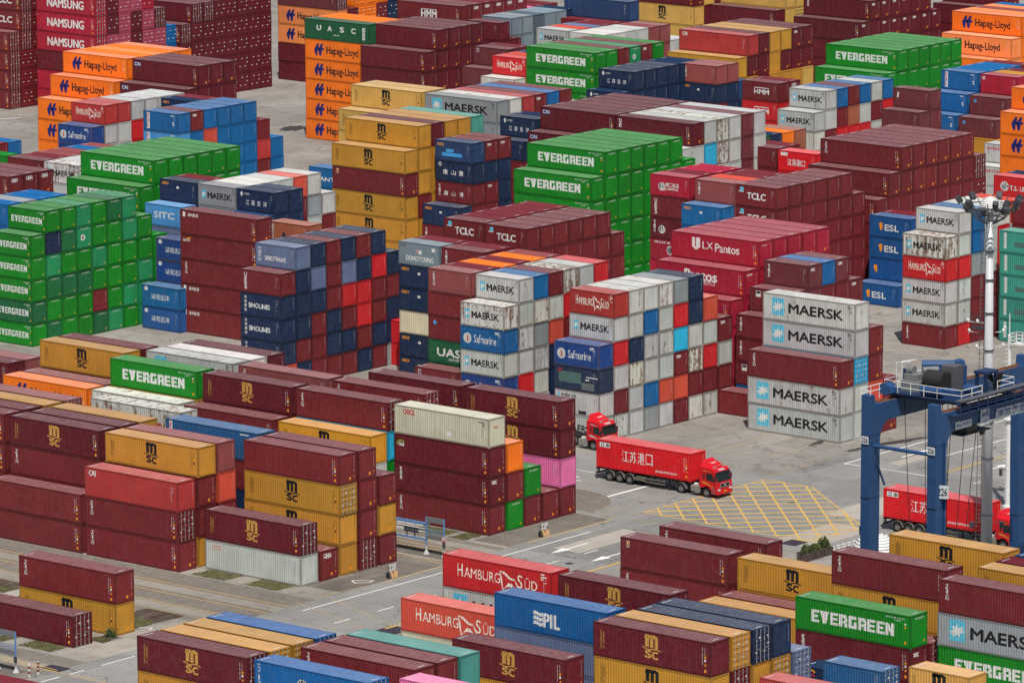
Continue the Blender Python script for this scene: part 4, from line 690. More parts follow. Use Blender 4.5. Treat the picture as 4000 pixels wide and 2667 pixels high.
# ------------------------------------------------------------------ ground, roads, markings
def ground_mat(name, c, c2, joint=0.0, jx=5.0, jy=4.0, crack=0.0, grain=1.0, stain=0.5, rot=0.0):
    mt, n, b = newmat(name); tc = nd(n, 'ShaderNodeTexCoord'); P = tc.outputs['Object']
    big = noise(n, P, 0.055, 5, 0.6); mid = noise(n, P, 0.5, 5, 0.62); fine = noise(n, P, 7.0, 4, 0.7)
    str_ = noise(n, vscale(n, P, (0.5, 0.07, 1)), 1.0, 5, 0.65)
    col = mix(n, ramp(n, big, 0.36, 0.66), s2l(c), s2l(c2))
    col = mix(n, mth(n, 'MULTIPLY', ramp(n, mid, 0.48, 0.75), stain), col, (0.13, 0.115, 0.10))
    col = mix(n, mth(n, 'MULTIPLY', ramp(n, str_, 0.55, 0.72), stain*.5), col, (0.42, 0.39, 0.35))
    h = nd(n, 'ShaderNodeHueSaturation'); n.links.new(col, h.inputs['Color']); n.links.new(ramp2(n, fine, 0.3, 0.7, 1-.13*grain, 1+.13*grain), h.inputs['Value']); col = h.outputs[0]
    sx = nd(n, 'ShaderNodeSeparateXYZ'); n.links.new(P, sx.inputs[0])
    if joint:
        jm = None
        for s, w in ((sx.outputs[0], jx), (sx.outputs[1], jy)):
            f = mth(n, 'ABSOLUTE', mth(n, 'SUBTRACT', mth(n, 'FRACT', mth(n, 'DIVIDE', s, w)), 0.5))
            l = mth(n, 'LESS_THAN', f, 0.035/w)
            jm = l if jm is None else mth(n, 'MAXIMUM', jm, l)
        col = mix(n, mth(n, 'MULTIPLY', jm, joint), col, (0.07, 0.065, 0.06))
        vv = nd(n, 'ShaderNodeTexWhiteNoise', noise_dimensions='3D')
        fl = nd(n, 'ShaderNodeVectorMath', operation='FLOOR'); n.links.new(vscale(n, P, (1/jx, 1/jy, 0)), fl.inputs[0]); n.links.new(fl.outputs[0], vv.inputs[0])
        h2 = nd(n, 'ShaderNodeHueSaturation'); n.links.new(col, h2.inputs['Color']); n.links.new(ramp2(n, vv.outputs[0], 0, 1, .88, 1.1), h2.inputs['Value']); col = h2.outputs[0]
    if crack:
        vo = nd(n, 'ShaderNodeTexVoronoi', feature='DISTANCE_TO_EDGE'); vo.inputs['Scale'].default_value = 0.09
        add = nd(n, 'ShaderNodeVectorMath', operation='ADD'); nx = nd(n, 'ShaderNodeTexNoise'); nx.inputs['Scale'].default_value = .35; nx.inputs['Detail'].default_value = 4
        n.links.new(P, nx.inputs[0]); sc = nd(n, 'ShaderNodeVectorMath', operation='SCALE'); sc.inputs['Scale'].default_value = 5; n.links.new(nx.outputs['Color'], sc.inputs[0])
        n.links.new(P, add.inputs[0]); n.links.new(sc.outputs[0], add.inputs[1]); n.links.new(add.outputs[0], vo.inputs['Vector'])
        col = mix(n, mth(n, 'MULTIPLY', mth(n, 'LESS_THAN', vo.outputs['Distance'], 0.004), crack), col, (0.06, 0.055, 0.05))
    n.links.new(col, b.inputs['Base Color']); b.inputs['Roughness'].default_value = .9; b.inputs['Specular IOR Level'].default_value = .2
    return mt
CONC = ground_mat('yard_concrete', (134, 129, 122), (152, 147, 140), .55, 6.2, 5.0, .6, 1, .5)
ROADM = ground_mat('road_concrete', (128, 127, 124), (144, 142, 138), .35, 6.1, 9.0, .7, .8, .3)
APRON = ground_mat('apron_concrete', (142, 136, 126), (162, 155, 145), .5, 5.0, 13.6, .4, 1, .5)
DARKAP = ground_mat('stained_concrete', (94, 88, 82), (128, 121, 112), .3, 5.0, 7, .6, 1.4, .75)
PAVER = ground_mat('block_pavers', (120, 113, 104), (134, 126, 116), .5, .42, .42, 0, 1.6, .35)
STRIP = ground_mat('runway_concrete', (140, 133, 123), (152, 145, 134), .3, 6, 99, .5, 1, .35)
SOIL = ground_mat('bare_soil', (64, 52, 44), (84, 70, 58), 0, 1, 1, 0, 2.5, .5)
def sheet(name, x0, x1, y0, y1, z, mt, kind='structure'):
    b = MB(); b.quad((x0, y0, z), (x1, y0, z), (x1, y1, z), (x0, y1, z))
    return struct(name, b.mesh(name, [mt]), kind)
sheet('ground', -2600, 1200, -200, 3200, 0, CONC)
sheet('road', -331.35, -318.8, 250, 412, .004, ROADM)
sheet('road', -372, -240, 412, 437.5, .004, ROADM)
sheet('road', -331.35, -306, 437.5, 560, .004, ROADM)
for y0, y1 in ((323.5, 337.6), (354.6, 368.0), (384.9, 395.3)):
    sheet('pavement', -460, -331.4, y0, y1, .004, PAVER)
for y0, y1 in ((325.2, 326.9), (333.2, 334.9), (356.3, 358.1), (362.1, 363.9), (387.2, 388.2), (392.6, 394.2)):
    sheet('pavement', -460, -331.4, y0, y1, .008, STRIP)
for y0, y1 in ((337.8, 354.4), (368.2, 384.7), (395.5, 411.8)):
    sheet('pavement', -336.3, -331.4, y0, y1, .004, APRON)
sheet('pavement', -336.2, -331.5, 371.6, 386.2, .008, DARKAP)
sheet('pavement', -336.2, -331.5, 396.0, 411.6, .008, DARKAP)
# grass and bare soil between the concrete bearers under the rows
mt, n, b_ = newmat('short_grass'); tc = nd(n, 'ShaderNodeTexCoord')
g1 = noise(n, tc.outputs['Object'], 1.3, 5, .7); g2 = noise(n, tc.outputs['Object'], 14, 3, .7)
gc = mix(n, ramp(n, g1, .38, .62), s2l((66, 66, 36)), s2l((104, 101, 58))); gc = mix(n, ramp(n, g2, .45, .75), gc, s2l((58, 55, 38))); n.links.new(gc, b_.inputs['Base Color']); b_.inputs['Roughness'].default_value = 1
GRASS = mt
rg = random.Random(3)
def ragged(name, x0, x1, y0, y1, z, mt, kind):
    b = MB(); n_ = 14; pts = []
    for k in range(n_): pts.append((x0+(x1-x0)*k/n_, y0+rg.uniform(-.08, .25)))
    for k in range(5): pts.append((x1+rg.uniform(-.25, .05), y0+(y1-y0)*k/5))
    for k in range(n_): pts.append((x1-(x1-x0)*k/n_, y1+rg.uniform(-.25, .05)))
    for k in range(5): pts.append((x0+rg.uniform(-.05, .25), y1-(y1-y0)*k/5))
    b.v = [(x, y, z) for x, y in pts]; b.f = [tuple(range(len(pts)))]; b.m = [0]
    return struct(name, b.mesh(name, [mt]), kind)
def tufts(x0, x1, y0, y1, nn, b):
    for _ in range(nn):
        x, y = rg.uniform(x0, x1), rg.uniform(y0, y1); h = rg.uniform(.04, .13); a = rg.uniform(0, 6.28); w = rg.uniform(.03, .08)
        dx, dy = w*math.cos(a), w*math.sin(a); i = len(b.v)
        b.v += [(x-dx, y-dy, .01), (x+dx, y+dy, .01), (x+rg.uniform(-.05, .05), y+rg.uniform(-.05, .05), h)]; b.f.append((i, i+1, i+2)); b.m.append(0)
TB = MB()
for x0, x1, y0, y1, soil in ((-347.8, -343.1, 368.2, 371, 0), (-341.1, -336.5, 368.2, 371.2, 0), (-354.3, -349.6, 368.1, 370.4, 0), (-360.8, -356.2, 368.1, 370.4, 0), (-340.9, -336.5, 338.1, 341, 0), (-347, -342.6, 338.1, 341, 0),
        (-341.5, -336.6, 349.2, 356, 1), (-360.5, -356.1, 351.8, 356, 1), (-354, -349.5, 350, 356, 1), (-344.4, -339.3, 395.4, 398.2, 0), (-339.0, -336.4, 395.4, 398.7, 0), (-337.4, -335.2, 343.6, 346.3, 1)):
    if soil: ragged('soil', x0, x1, y0, y1, .012, SOIL, 'structure')
    ragged('grass', x0+.2, x1-.2, y0+.1, (y0+y1)/2 if soil else y1, .016, GRASS, 'stuff')
    tufts(x0, x1, y0, (y0+y1)/2 if soil else y1, 260, TB)
struct('grass', TB.mesh('grass', [GRASS]), 'stuff')
for x0, x1, y0 in ((-343.1, -341.1, 367.9), (-349.6, -347.8, 367.9), (-356.1, -354.3, 367.9), (-342.6, -340.9, 337.9), (-356.1, -354, 351)):
    sheet('pavement', x0, x1, y0, y0+4.5, .008, APRON)
# painted lines
def worn(name, c, keep):
    mt, n, b = newmat(name); tc = nd(n, 'ShaderNodeTexCoord')
    f = noise(n, tc.outputs['Object'], 2.2, 6, .72)
    col = mix(n, ramp(n, f, keep, keep+.12), s2l(c), s2l((140, 136, 128))); n.links.new(col, b.inputs['Base Color']); b.inputs['Roughness'].default_value = .85
    return mt
WL, YL, YF = worn('white_road_paint', (226, 225, 220), .62), worn('yellow_road_paint', (205, 165, 82), .55), worn('faded_yellow_paint', (186, 156, 96), .46)
LM = {}
def seg(mk, x0, y0, x1, y1, w):
    b = LM.setdefault(mk, MB()); d = Vector((x1-x0, y1-y0)).normalized(); q = Vector((-d.y, d.x))*w/2
    z = {'w': .013, 'y': .016, 'f': .0145}[mk]
    b.quad((x0-q.x, y0-q.y, z), (x1-q.x, y1-q.y, z), (x1+q.x, y1+q.y, z), (x0+q.x, y0+q.y, z))
def polym(mk, pts):
    b = LM.setdefault(mk, MB()); i = len(b.v); b.v += [(x, y, .0135) for x, y in pts]; b.f.append(tuple(range(i, i+len(pts)))); b.m.append(0)
for a in (('w', -329.5, 364, -329.5, 406, .16), ('w', -329.65, 337.6, -329.65, 341.9, .16), ('w', -329.62, 333.6, -329.62, 335.4, .16), ('w', -329.65, 330, -329.65, 332.3, .16),
          ('y', -331.15, 377.4, -331.15, 386.2, .14), ('y', -331.3, 398.5, -331.3, 411.5, .14), ('y', -318.95, 380, -318.95, 411, .3), ('y', -319.0, 363.5, -319.0, 370, .3),
          ('w', -338.25, 418.9, -338.25, 426.4, .36), ('w', -342.1, 420.5, -338.35, 419.0, .2), ('w', -372, 423.7, -344.9, 423.7, .16), ('w', -372, 427.6, -345.5, 427.6, .14),
          ('w', -329.1, 447.1, -329.1, 462, .2), ('w', -329.0, 464, -328.9, 492, .18), ('w', -329.15, 447.1, -326.6, 447.35, .2), ('w', -323.2, 455.5, -323.1, 490, .18), ('w', -323.4, 447.5, -318.8, 447.5, .16),
          ('y', -318.6, 448, -318.2, 500, .13), ('y', -318.25, 448, -317.85, 500, .13), ('w', -313, 447.4, -313.05, 448.8, .15), ('w', -312.95, 453.7, -312.8, 455.4, .15), ('w', -312.8, 460, -312.7, 462, .15),
          ('w', -326.6, 447.35, -323.5, 447.5, .14),
          ('f', -363.7, 502.4, -340, 501.8, .16), ('f', -343.4, 444, -343.3, 470, .16), ('f', -337.3, 445, -337, 453.2, .16), ('f', -360, 480, -338, 480.5, .14), ('f', -356, 436, -334, 436.2, .14),
          ('f', -331.6, 437, -331.4, 446, .14), ('f', -575, 571, -572, 576, .2), ('w', -571.5, 566, -570, 569, .3),
          ('y', -460, 361.3, -331.5, 361.3, .12), ('y', -460, 364.4, -331.5, 364.4, .12), ('y', -460, 358.4, -331.5, 358.4, .12), ('f', -460, 355.9, -331.5, 355.9, .12),
          ('y', -340, 387.6, -331.4, 386.4, .12), ('y', -460, 391.7, -334, 391.7, .12), ('y', -460, 390.5, -334, 390.5, .12), ('f', -345, 416.2, -331, 415.2, .14), ('f', -343, 413.4, -319, 412.6, .14),
          ('y', -338, 333.6, -318, 333.2, .12), ('y', -345, 334.6, -331.5, 333.9, .12), ('y', -345, 328.2, -331, 328.6, .12), ('f', -332, 369.8, -318.9, 364.5, .12), ('f', -331.9, 366, -318.9, 361.8, .12),
          ('f', -332.1, 369.8, -331.3, 376.3, .12)):
    seg(*a)
for k in range(-4, 8): seg('w', -324.0, 362.2+6*k, -324.0, 364.4+6*k, .15)
for x, t, h in ((-326.6, 402.1, 396.3), (-321.4, 401.9, 396.0)):
    seg('w', x, t, x, h+2.4, .22); polym('w', [(x-.55, h+2.5), (x, h), (x+.55, h+2.5)])
for x, t, h in ((-315.65, 452.6, 458.0), (-326.3, 453.4, 458.5)):
    seg('w', x, t, x, h-2, .22); polym('w', [(x-.6, h-2.1), (x+.6, h-2.1), (x, h)])
polym('w', [(-346, 424.9), (-349.6, 424.4), (-349.6, 426.0)]); seg('w', -356, 425.2, -349.4, 425.2, .25)
for k in range(9):
    for x in (-306.3, -307.0): seg('w', x, 413.4+.85*k, x, 413.95+.85*k, .2)
# hatched box in the junction
BOX = [(-331.0, 416.0), (-331.0, 425.8), (-330.8, 436.0), (-324.9, 435.9), (-309.8, 424.2), (-309.9, 415.7)]
for i in range(len(BOX)):
    seg('y', *BOX[i], *BOX[(i+1) % len(BOX)], .16)
def clipline(px, py, dx, dy):
    lo, hi = -1e9, 1e9; nB = len(BOX)
    cx = sum(p[0] for p in BOX)/nB; cy = sum(p[1] for p in BOX)/nB
    for i in range(nB):
        (ax, ay), (bx, by) = BOX[i], BOX[(i+1) % nB]; nx, ny = ay-by, bx-ax
        if nx*(cx-ax)+ny*(cy-ay) < 0: nx, ny = -nx, -ny
        den = nx*dx+ny*dy; num = nx*(px-ax)+ny*(py-ay)
        if abs(den) < 1e-9:
            if num < 0: return
        else:
            t = -num/den
            if den > 0: lo = max(lo, t)
            else: hi = min(hi, t)
    if hi-lo > .3: return (px+dx*lo, py+dy*lo, px+dx*hi, py+dy*hi)
for k in range(-20, 20):
    for s in (1, -1):
        q = clipline(-320+2.85*k, 416, .7071, .7071*s)
        if q:
            b = LM.setdefault('y', MB()); d = Vector((.7071, .7071*s)); w = Vector((-d.y, d.x))*(.1 if s < 0 else .17); z = .017 if s > 0 else .0178
            b.quad((q[0]-w.x, q[1]-w.y, z), (q[2]-w.x, q[3]-w.y, z), (q[2]+w.x, q[3]+w.y, z), (q[0]+w.x, q[1]+w.y, z))
seg('w', -334.0, 375.9, -332.4, 377.2, .12); seg('w', -332.4, 377.2, -332.2, 376.3, .12); seg('w', -332.2, 376.3, -333.1, 375.3, .12); seg('w', -333.1, 375.3, -334.0, 375.9, .12)
seg('w', -337.4, 349.6, -335.8, 350.6, .12); seg('w', -335.8, 350.6, -335.4, 349.8, .12); seg('w', -337.4, 349.6, -336.8, 348.8, .12)
for mk, mt in (('w', WL), ('y', YL), ('f', YF)): struct('road_marking', LM[mk].mesh('road_marking', [mt]))
# paved corner island with a kerb
b = MB(); pts = [(-345, 412.6), (-345, 420.6), (-342.2, 420.4)]+[(-342.2+7.6*math.sin(a), 412.9+7.5*math.cos(a)) for a in [k*math.pi/2/12 for k in range(1, 13)]]
b.prism([(0, 0)], 0, 0) if False else None
i = len(b.v); n_ = len(pts); b.v += [(x, y, .02) for x, y in pts]; b.f.append(tuple(range(i, i+n_))); b.m.append(0)
struct('pavement', b.mesh('pavement', [PAVER]))
b = MB()
for (xa, ya), (xb, yb) in zip(pts[2:], pts[3:]): b.tube((xa, ya, .03), (xb, yb, .03), .09, 6)
struct('kerb', b.mesh('kerb', [APRON]))
# oil stains, patches, pits and iron covers
OIL = flat('oil_stain', (62, 56, 52), .6, 0, .3, 1.2); PATCH = ground_mat('patch_concrete', (160, 153, 143), (172, 165, 155), 0, 1, 1, 0, 1, .2)
def blob(name, x, y, rx, ry, z, mt, rot=0, seed=0):
    r_ = random.Random(seed); b = MB(); pts = []
    for k in range(26):
        a = 2*math.pi*k/26; q = r_.uniform(.72, 1.1); px, py = rx*q*math.cos(a), ry*q*math.sin(a)
        pts.append((x+px*math.cos(rot)-py*math.sin(rot), y+px*math.sin(rot)+py*math.cos(rot), z))
    b.v = pts; b.f = [tuple(range(26))]; b.m = [0]; struct(name, b.mesh(name, [mt]))
for s, (x, y, rx, ry, ro) in enumerate(((-337.4, 453.6, .5, 1.9, .25), (-332.3, 453.8, .5, 2.0, -.1), (-331.2, 459.6, .7, 4.2, -.25), (-530.9, 586, 2, 3, .3), (-341, 408, 1.2, 3, .2))):
    blob('stain', x, y, rx, ry, .010, OIL, ro, s)
for s, (x0, x1, y0, y1) in enumerate(((-327.8, -324.5, 398.2, 409), (-316.5, -311.8, 426.8, 438), (-325.6, -324, 450, 455.5), (-313.4, -308.3, 413.9, 424))):
    sheet('pavement', x0, x1, y0, y1, .0065, PATCH)
IRON = M('cast_iron', (56, 52, 58), rough=.7)
for x, y in ((-321.96, 428.7), (-322.5, 394.15)):
    b = MB(); b.tube((x, y, 0), (x, y, .012), .42, 20); o = link('manhole_cover', b.mesh('manhole_cover', [IRON]))
    tag(o, 'round iron manhole cover inside the yellow hatched box' if y > 400 else 'round iron manhole cover beside the lane dashes', 'manhole cover', 'manhole covers')
for x, y, a, c, lab in ((-311.1, 414.6, 1.0, 1.2, 'dark drain plate below the hatched box corner'), (-332.1, 334.3, 1.2, .8, 'dark drain plate near the striped bollards'), (-318.1, 363.7, 1.2, 1.2, 'dark drain plate behind the teal roofed container'), (-315.5, 387.0, 1.0, 1.2, 'dark drain plate beside the bright red container, nearer one'), (-318.2, 390.6, .9, 1.2, 'dark drain plate beside the bright red container, farther one')):
    b = MB(); b.box(x-a, x+a, y-c, y+c, 0, .014); tag(link('drain_plate', b.mesh('drain_plate', [M('drain_steel', (50, 44, 54), rough=.75)])), lab, 'drain plate', 'drain plates')

# ------------------------------------------------------------------ trucks
REDP = M('cab_red', (205, 16, 30), rough=.34, var=.05); GLASS = M('cab_glass', (26, 36, 36), rough=.12, var=.3); BLK = MATS['dark_rubber']; DST = MATS['dark_steel']
ALU = M('tank_aluminium', (150, 146, 138), rough=.42, metal=.3); GRYF = M('fender_grey', (112, 110, 108), rough=.6); LAMP = M('headlamp_glass', (215, 215, 210), rough=.15); RIM = M('wheel_rim', (135, 132, 128), rough=.5); CHROME = M('grille_rim', (170, 168, 165), rough=.3)
def ring(b, cx, cz, y0, y1, r0, r1, seg=22, m=0):
    i = len(b.v)
    for y, r in ((y0, r0), (y0, r1), (y1, r1), (y1, r0)):
        b.v += [(cx+r*math.cos(2*math.pi*k/seg), y, cz+r*math.sin(2*math.pi*k/seg)) for k in range(seg)]
    for q in range(4):
        for k in range(seg):
            l = (k+1) % seg; a, c = q*seg, ((q+1) % 4)*seg; b.f.append((i+a+k, i+a+l, i+c+l, i+c+k)); b.m.append(m)
def wheel(parent, x, y):
    b = MB(); ring(b, 0, 0, -.15, .15, .30, .50, 24); w = link('wheel', b.mesh('wheel', [BLK], .012), parent, (x, y, .51))
    b = MB(); ring(b, 0, 0, -.12, .12, .22, .305, 20); b.tube((0, -.06, 0), (0, .06, 0), .23, 16); b.tube((0, -.15, 0), (0, .1, 0), .10, 12)
    for k in range(8):
        a = k*math.pi/4; b.tube((.16*math.cos(a), -.085, .16*math.sin(a)), (.16*math.cos(a), -.05, .16*math.sin(a)), .022, 6)
    link('rim', b.mesh('rim', [RIM]), w)
def textobj(s, mt, mat4, w, h, bold=.02):
    vs, fs = text_shape(s, bold); b = MB(); b.v = [tuple(mat4 @ Vector((x*w, y*h, 0))) for x, y in vs]; b.f = [tuple(f) for f in fs]; b.m = [0]*len(fs)
    return b.v, b.f
def addtext(b, s, org, ux, uz, w, h, m=0, bold=.02):
    vs, fs = text_shape(s, bold); i = len(b.v); org, ux, uz = Vector(org), Vector(ux), Vector(uz)
    b.v += [tuple(org+ux*(x*w)+uz*(y*h)) for x, y in vs]; b.f += [tuple(i+k for k in f) for f in fs]; b.m += [m]*len(fs)
def build_truck(loc, label, trim):
    T = empty('container_truck', loc, label, 'truck', 'red tractor trucks')
    # cab shell
    prof = [(9.42, .42), (9.5, .6), (9.5, 1.15), (9.44, 1.62), (9.16, 2.62), (9.0, 2.86), (8.62, 3.02), (7.28, 3.1), (7.22, 3.0), (7.22, .95), (7.5, .95), (7.58, 1.12), (8.62, 1.12), (8.72, .42)]
    b = MB(); b.prism(prof, -1.24, 1.24); cab = link('cab', b.mesh('cab', [REDP], .05), T)
    b = MB()
    for s in (-1, 1): b.prism([(7.5, 1.0), (7.62, 1.16), (7.9, 1.28), (8.4, 1.28), (8.62, 1.16), (8.74, .9), (8.6, .9), (8.42, 1.1), (8.2, 1.16), (7.9, 1.12), (7.66, .98)], s*1.2, s*1.3)
    link('wheel_arch', b.mesh('wheel_arch', [REDP]), cab)
    # roof deflector
    b = MB(); i = 0
    b.v = [(8.75, -.95, 3.0), (8.75, .95, 3.0), (7.26, 1.12, 3.02), (7.26, -1.12, 3.02), (8.25, -.62, 3.3), (8.25, .62, 3.3), (7.3, .8, 3.72), (7.3, -.8, 3.72)]
    b.f = [(0, 1, 5, 4), (4, 5, 6, 7), (1, 2, 6, 5), (3, 0, 4, 7), (2, 3, 7, 6)]; b.m = [0]*5
    link('roof_deflector', b.mesh('roof_deflector', [REDP], .03), cab)
    # windscreen with black surround, side windows
    b = MB(); d = Vector((9.16-9.44, 0, 2.62-1.62)).normalized(); nrm = Vector((d.z, 0, -d.x))
    P = lambda y, t, o: tuple(Vector((9.44, y, 1.62))+d*t+nrm*o)
    b.quad(P(-1.16, .06, .012), P(1.16, .06, .012), P(1.12, .98, .012), P(-1.12, .98, .012))
    link('windscreen', b.mesh('windscreen', [GLASS]), cab)
    b = MB(); b.box(9.06, 9.32, -1.18, 1.18, 2.56, 2.66); link('sun_visor', b.mesh('sun_visor', [BLK], .02), cab)
    for s in (-1, 1):
        b = MB(); y = s*1.243; b.prism([(8.1, 1.78), (8.1, 2.5), (8.9, 2.5), (9.08, 1.72)], y, y+s*.012); w = link('side_window', b.mesh('side_window', [GLASS]), cab)
        b = MB(); b.prism([(7.72, 1.85), (7.72, 2.45), (7.9, 2.45), (7.9, 1.85)], y, y+s*.012); link('sleeper_window', b.mesh('sleeper_window', [GLASS]), cab)
        b = MB(); b.box(9.2, 9.34, s*1.3-.1, s*1.3+.1, 1.75, 2.35); b.tube((9.25, s*1.2, 2.4), (9.27, s*1.3, 2.34), .03, 6); link('mirror', b.mesh('mirror', [BLK], .03), cab)
        b = MB(); b.box(9.44, 9.53, min(s*.72, s*1.14), max(s*.72, s*1.14), .78, .98); link('headlight', b.mesh('headlight', [LAMP], .02), cab)
        b = MB()
        for z in (.5, .78, 1.0): b.box(8.76, 9.2, min(s*1.2, s*1.27), max(s*1.2, s*1.27), z, z+.08)
        link('cab_step', b.mesh('cab_step', [GRYF]), cab)
        b = MB()
        st = M(trim[0], trim[1])
        for k, (x0, x1, z0, z1) in enumerate(((7.55, 8.35, 1.62, 1.50), (7.7, 8.6, 1.52, 1.40), (8.3, 8.95, 1.42, 1.22))):
            b.quad((x0, y+s*.006, z0), (x1, y+s*.006, z1), (x1, y+s*.006, z1-.07), (x0, y+s*.006, z0-.09))
        b.quad((7.7, y+s*.006, 2.78), (8.75, y+s*.006, 2.68), (8.75, y+s*.006, 2.66), (7.7, y+s*.006, 2.7))
        link('side_stripe', b.mesh('side_stripe', [st]), cab)
    b = MB(); b.box(9.47, 9.53, -.72, .72, 1.12, 1.5); g = link('grille', b.mesh('grille', [BLK], .02), cab)
    b = MB(); b.v, b.f, b.m = [], [], []
    for z in (1.12, 1.47): b.box(9.52, 9.545, -.74, .74, z, z+.035)
    for y in (-.74, .705): b.box(9.52, 9.545, y, y+.035, 1.12, 1.505)
    ring(b, 0, 0, 0, 0.001, .1, .001, 4) if False else None
    b.tube((9.53, 0, 1.31), (9.56, 0, 1.31), .12, 14); link('grille_rim', b.mesh('grille_rim', [CHROME]), g)
    b = MB(); b.box(9.42, 9.56, -1.22, 1.22, .38, .72); link('bumper', b.mesh('bumper', [REDP], .04), cab)
    b = MB(); b.quad((9.565, -.25, .62), (9.565, .25, .62), (9.565, .25, .78), (9.565, -.25, .78)); link('number_plate', b.mesh('number_plate', [M('plate_yellow', (225, 150, 40))]), cab)
    b = MB(); dd = Vector((9.0-9.16, 0, 2.86-2.62)).normalized()
    addtext(b, '港龙集运', Vector((9.02, -.5, 2.70))+Vector((.09, 0, .03)), (0, 1, 0), dd, 1.0, .24); addtext(b, '江苏港', (8.16, -.42, 3.345), (0, 1, 0), Vector((-.95, 0, .42)).normalized(), .84, .22)
    link('roof_sign', b.mesh('roof_sign', [MATS['white_lettering']]), cab)
    b = MB()
    for y in (-.75, .75): b.tube((8.6, y, 3.06), (8.6, y, 3.14), .02, 6)
    b.tube((8.6, -.85, 3.14), (8.6, .85, 3.14), .018, 6); b.tube((8.8, .5, 3.02), (8.8, .9, 3.02), .05, 8); b.tube((8.8, -.9, 3.02), (8.8, -.5, 3.02), .05, 8); link('air_horn', b.mesh('air_horn', [CHROME]), cab)
    # tractor frame, tanks
    b = MB()
    for y in (-.42, .34): b.box(3.6, 8.9, y, y+.08, .62, .9)
    b.box(4.2, 5.3, -.5, .5, .9, 1.04); link('tractor_frame', b.mesh('tractor_frame', [DST]), T)
    b = MB(); b.box(6.1, 7.3, -1.24, -.6, .42, 1.05); t = link('fuel_tank', b.mesh('fuel_tank', [ALU], .05), T)
    b = MB(); b.box(6.4, 6.8, -1.1, -.75, 1.06, 1.25); link('air_tank', b.mesh('air_tank', [MATS['white_lettering']], .04), t)
    b = MB(); b.box(6.1, 7.2, .6, 1.22, .45, 1.0); link('battery_box', b.mesh('battery_box', [DST], .04), T)
    for x in (8.1, 4.86):
        for s in (-1, 1): wheel(T, x, s*1.06)
    for s in (-1, 1):
        wheel(T, 4.86, s*.74)
        b = MB(); pts = [(4.86+.62*math.cos(a), .51+.62*math.sin(a)) for a in [k*math.pi/10 for k in range(11)]]; pts += [(4.86+.58*math.cos(a), .51+.58*math.sin(a)) for a in [k*math.pi/10 for k in range(10, -1, -1)]]
        b.prism(pts, min(s*.6, s*1.24), max(s*.6, s*1.24)); link('fender', b.mesh('fender', [GRYF]), T)
        b = MB(); b.box(7.42, 7.46, min(s*.85, s*1.24), max(s*.85, s*1.24), .25, .9); link('mud_flap', b.mesh('mud_flap', [BLK]), T)
    # trailer
    b = MB()
    for y in (-.5, .38): b.box(-6.1, 6.0, y, y+.12, .98, 1.27)
    for x in (-6.05, -3.7, -1.2, 1.2, 3.6, 5.9): b.box(x-.06, x+.06, -1.2, 1.2, 1.12, 1.29)
    b.box(-6.12, -5.95, -1.22, 1.22, 1.05, 1.3); link('trailer_frame', b.mesh('trailer_frame', [DST]), T)
    b = MB(); b.box(-6.2, -6.1, -1.2, 1.2, .55, .72); b.box(-6.15, -6.05, -.8, -.7, .6, 1.1); b.box(-6.15, -6.05, .7, .8, .6, 1.1); bp = link('rear_bumper', b.mesh('rear_bumper', [DST]), T)
    for s in (-1, 1):
        b = MB(); b.box(-6.23, -6.2, s*.85-.16, s*.85+.16, .76, .9); link('tail_light', b.mesh('tail_light', [M('tail_red', (150, 20, 20), rough=.3)]), bp)
    for x in (-4.4, -3.1, -1.8):
        for s in (-1, 1):
            wheel(T, x, s*1.06); wheel(T, x, s*.74)
            b = MB(); pts = [(x+.63*math.cos(a), .53+.63*math.sin(a)) for a in [k*math.pi/10 for k in range(11)]]; pts += [(x+.59*math.cos(a), .53+.59*math.sin(a)) for a in [k*math.pi/10 for k in range(10, -1, -1)]]
            b.prism(pts, min(s*.6, s*1.23), max(s*.6, s*1.23)); link('fender', b.mesh('fender', [GRYF]), T)
    for s in (-1, 1):
        b = MB(); y = s*1.12
        b.box(-1.0, .1, min(y, y-s*.5), max(y, y-s*.5), .52, 1.0); link('tool_box', b.mesh('tool_box', [M('box_olive', (104, 103, 92))], .02), T)
        b = MB()
        for z in (.48, .82): b.box(.15, 2.7, min(y, y-s*.05), max(y, y-s*.05), z, z+.1)
        for x in (.2, 1.0, 1.8, 2.6): b.box(x-.03, x+.03, min(y-s*.05, y-s*.1), max(y-s*.05, y-s*.1), .48, 1.1)
        link('side_guard', b.mesh('side_guard', [M('guard_olive', (112, 108, 96))]), T)
        b = MB(); b.box(3.0, 3.14, min(s*.7, s*.84), max(s*.7, s*.84), .28, 1.1); b.box(2.9, 3.24, min(s*.62, s*.92), max(s*.62, s*.92), .22, .28); link('landing_leg', b.mesh('landing_leg', [DST]), T)
    return T
t1 = build_truck((-338.35, 426.62, .004), 'red tractor truck hauling a long red container past the hatched box', ('gold_stripe', (215, 150, 40)))
t2 = build_truck((-361.7, 437.4, .004), 'red tractor truck with silver stripes half hidden behind the maroon stack', ('silver_stripe', (200, 200, 205)))
t3 = copy_tree(t1, (-301.6, 425.75, .004), 'red tractor truck under the blue gantry crane, cab behind its leg')
def truck_box(loc, lab, door):
    L, H = 12.192, 2.896; root = link('long_container', frame_mesh(L, H), None, loc); col = s2l(PAL['rj']); root.color = (*col, 1); root['wear'] = .06
    tag(root, lab, 'container', 'red containers on trucks')
    for nm, me, lo, pc in (('side_wall', side_mesh(L, H, 'jsp', 'W'), (0, 0, 0), col), ('roof', roof_mesh(L, H, True), (0, 0, 0), tuple(v*.86+.03 for v in col)), ('end_wall', end_mesh(H, '', 'w'), (L/2, 0, 0), col)):
        o = link(nm, me, root, lo); o.color = (*pc, 1); o['wear'] = .06
truck_box((-338.35, 426.62, 1.3), 'bright red container with white lettering on the truck by the hatched box', 0)
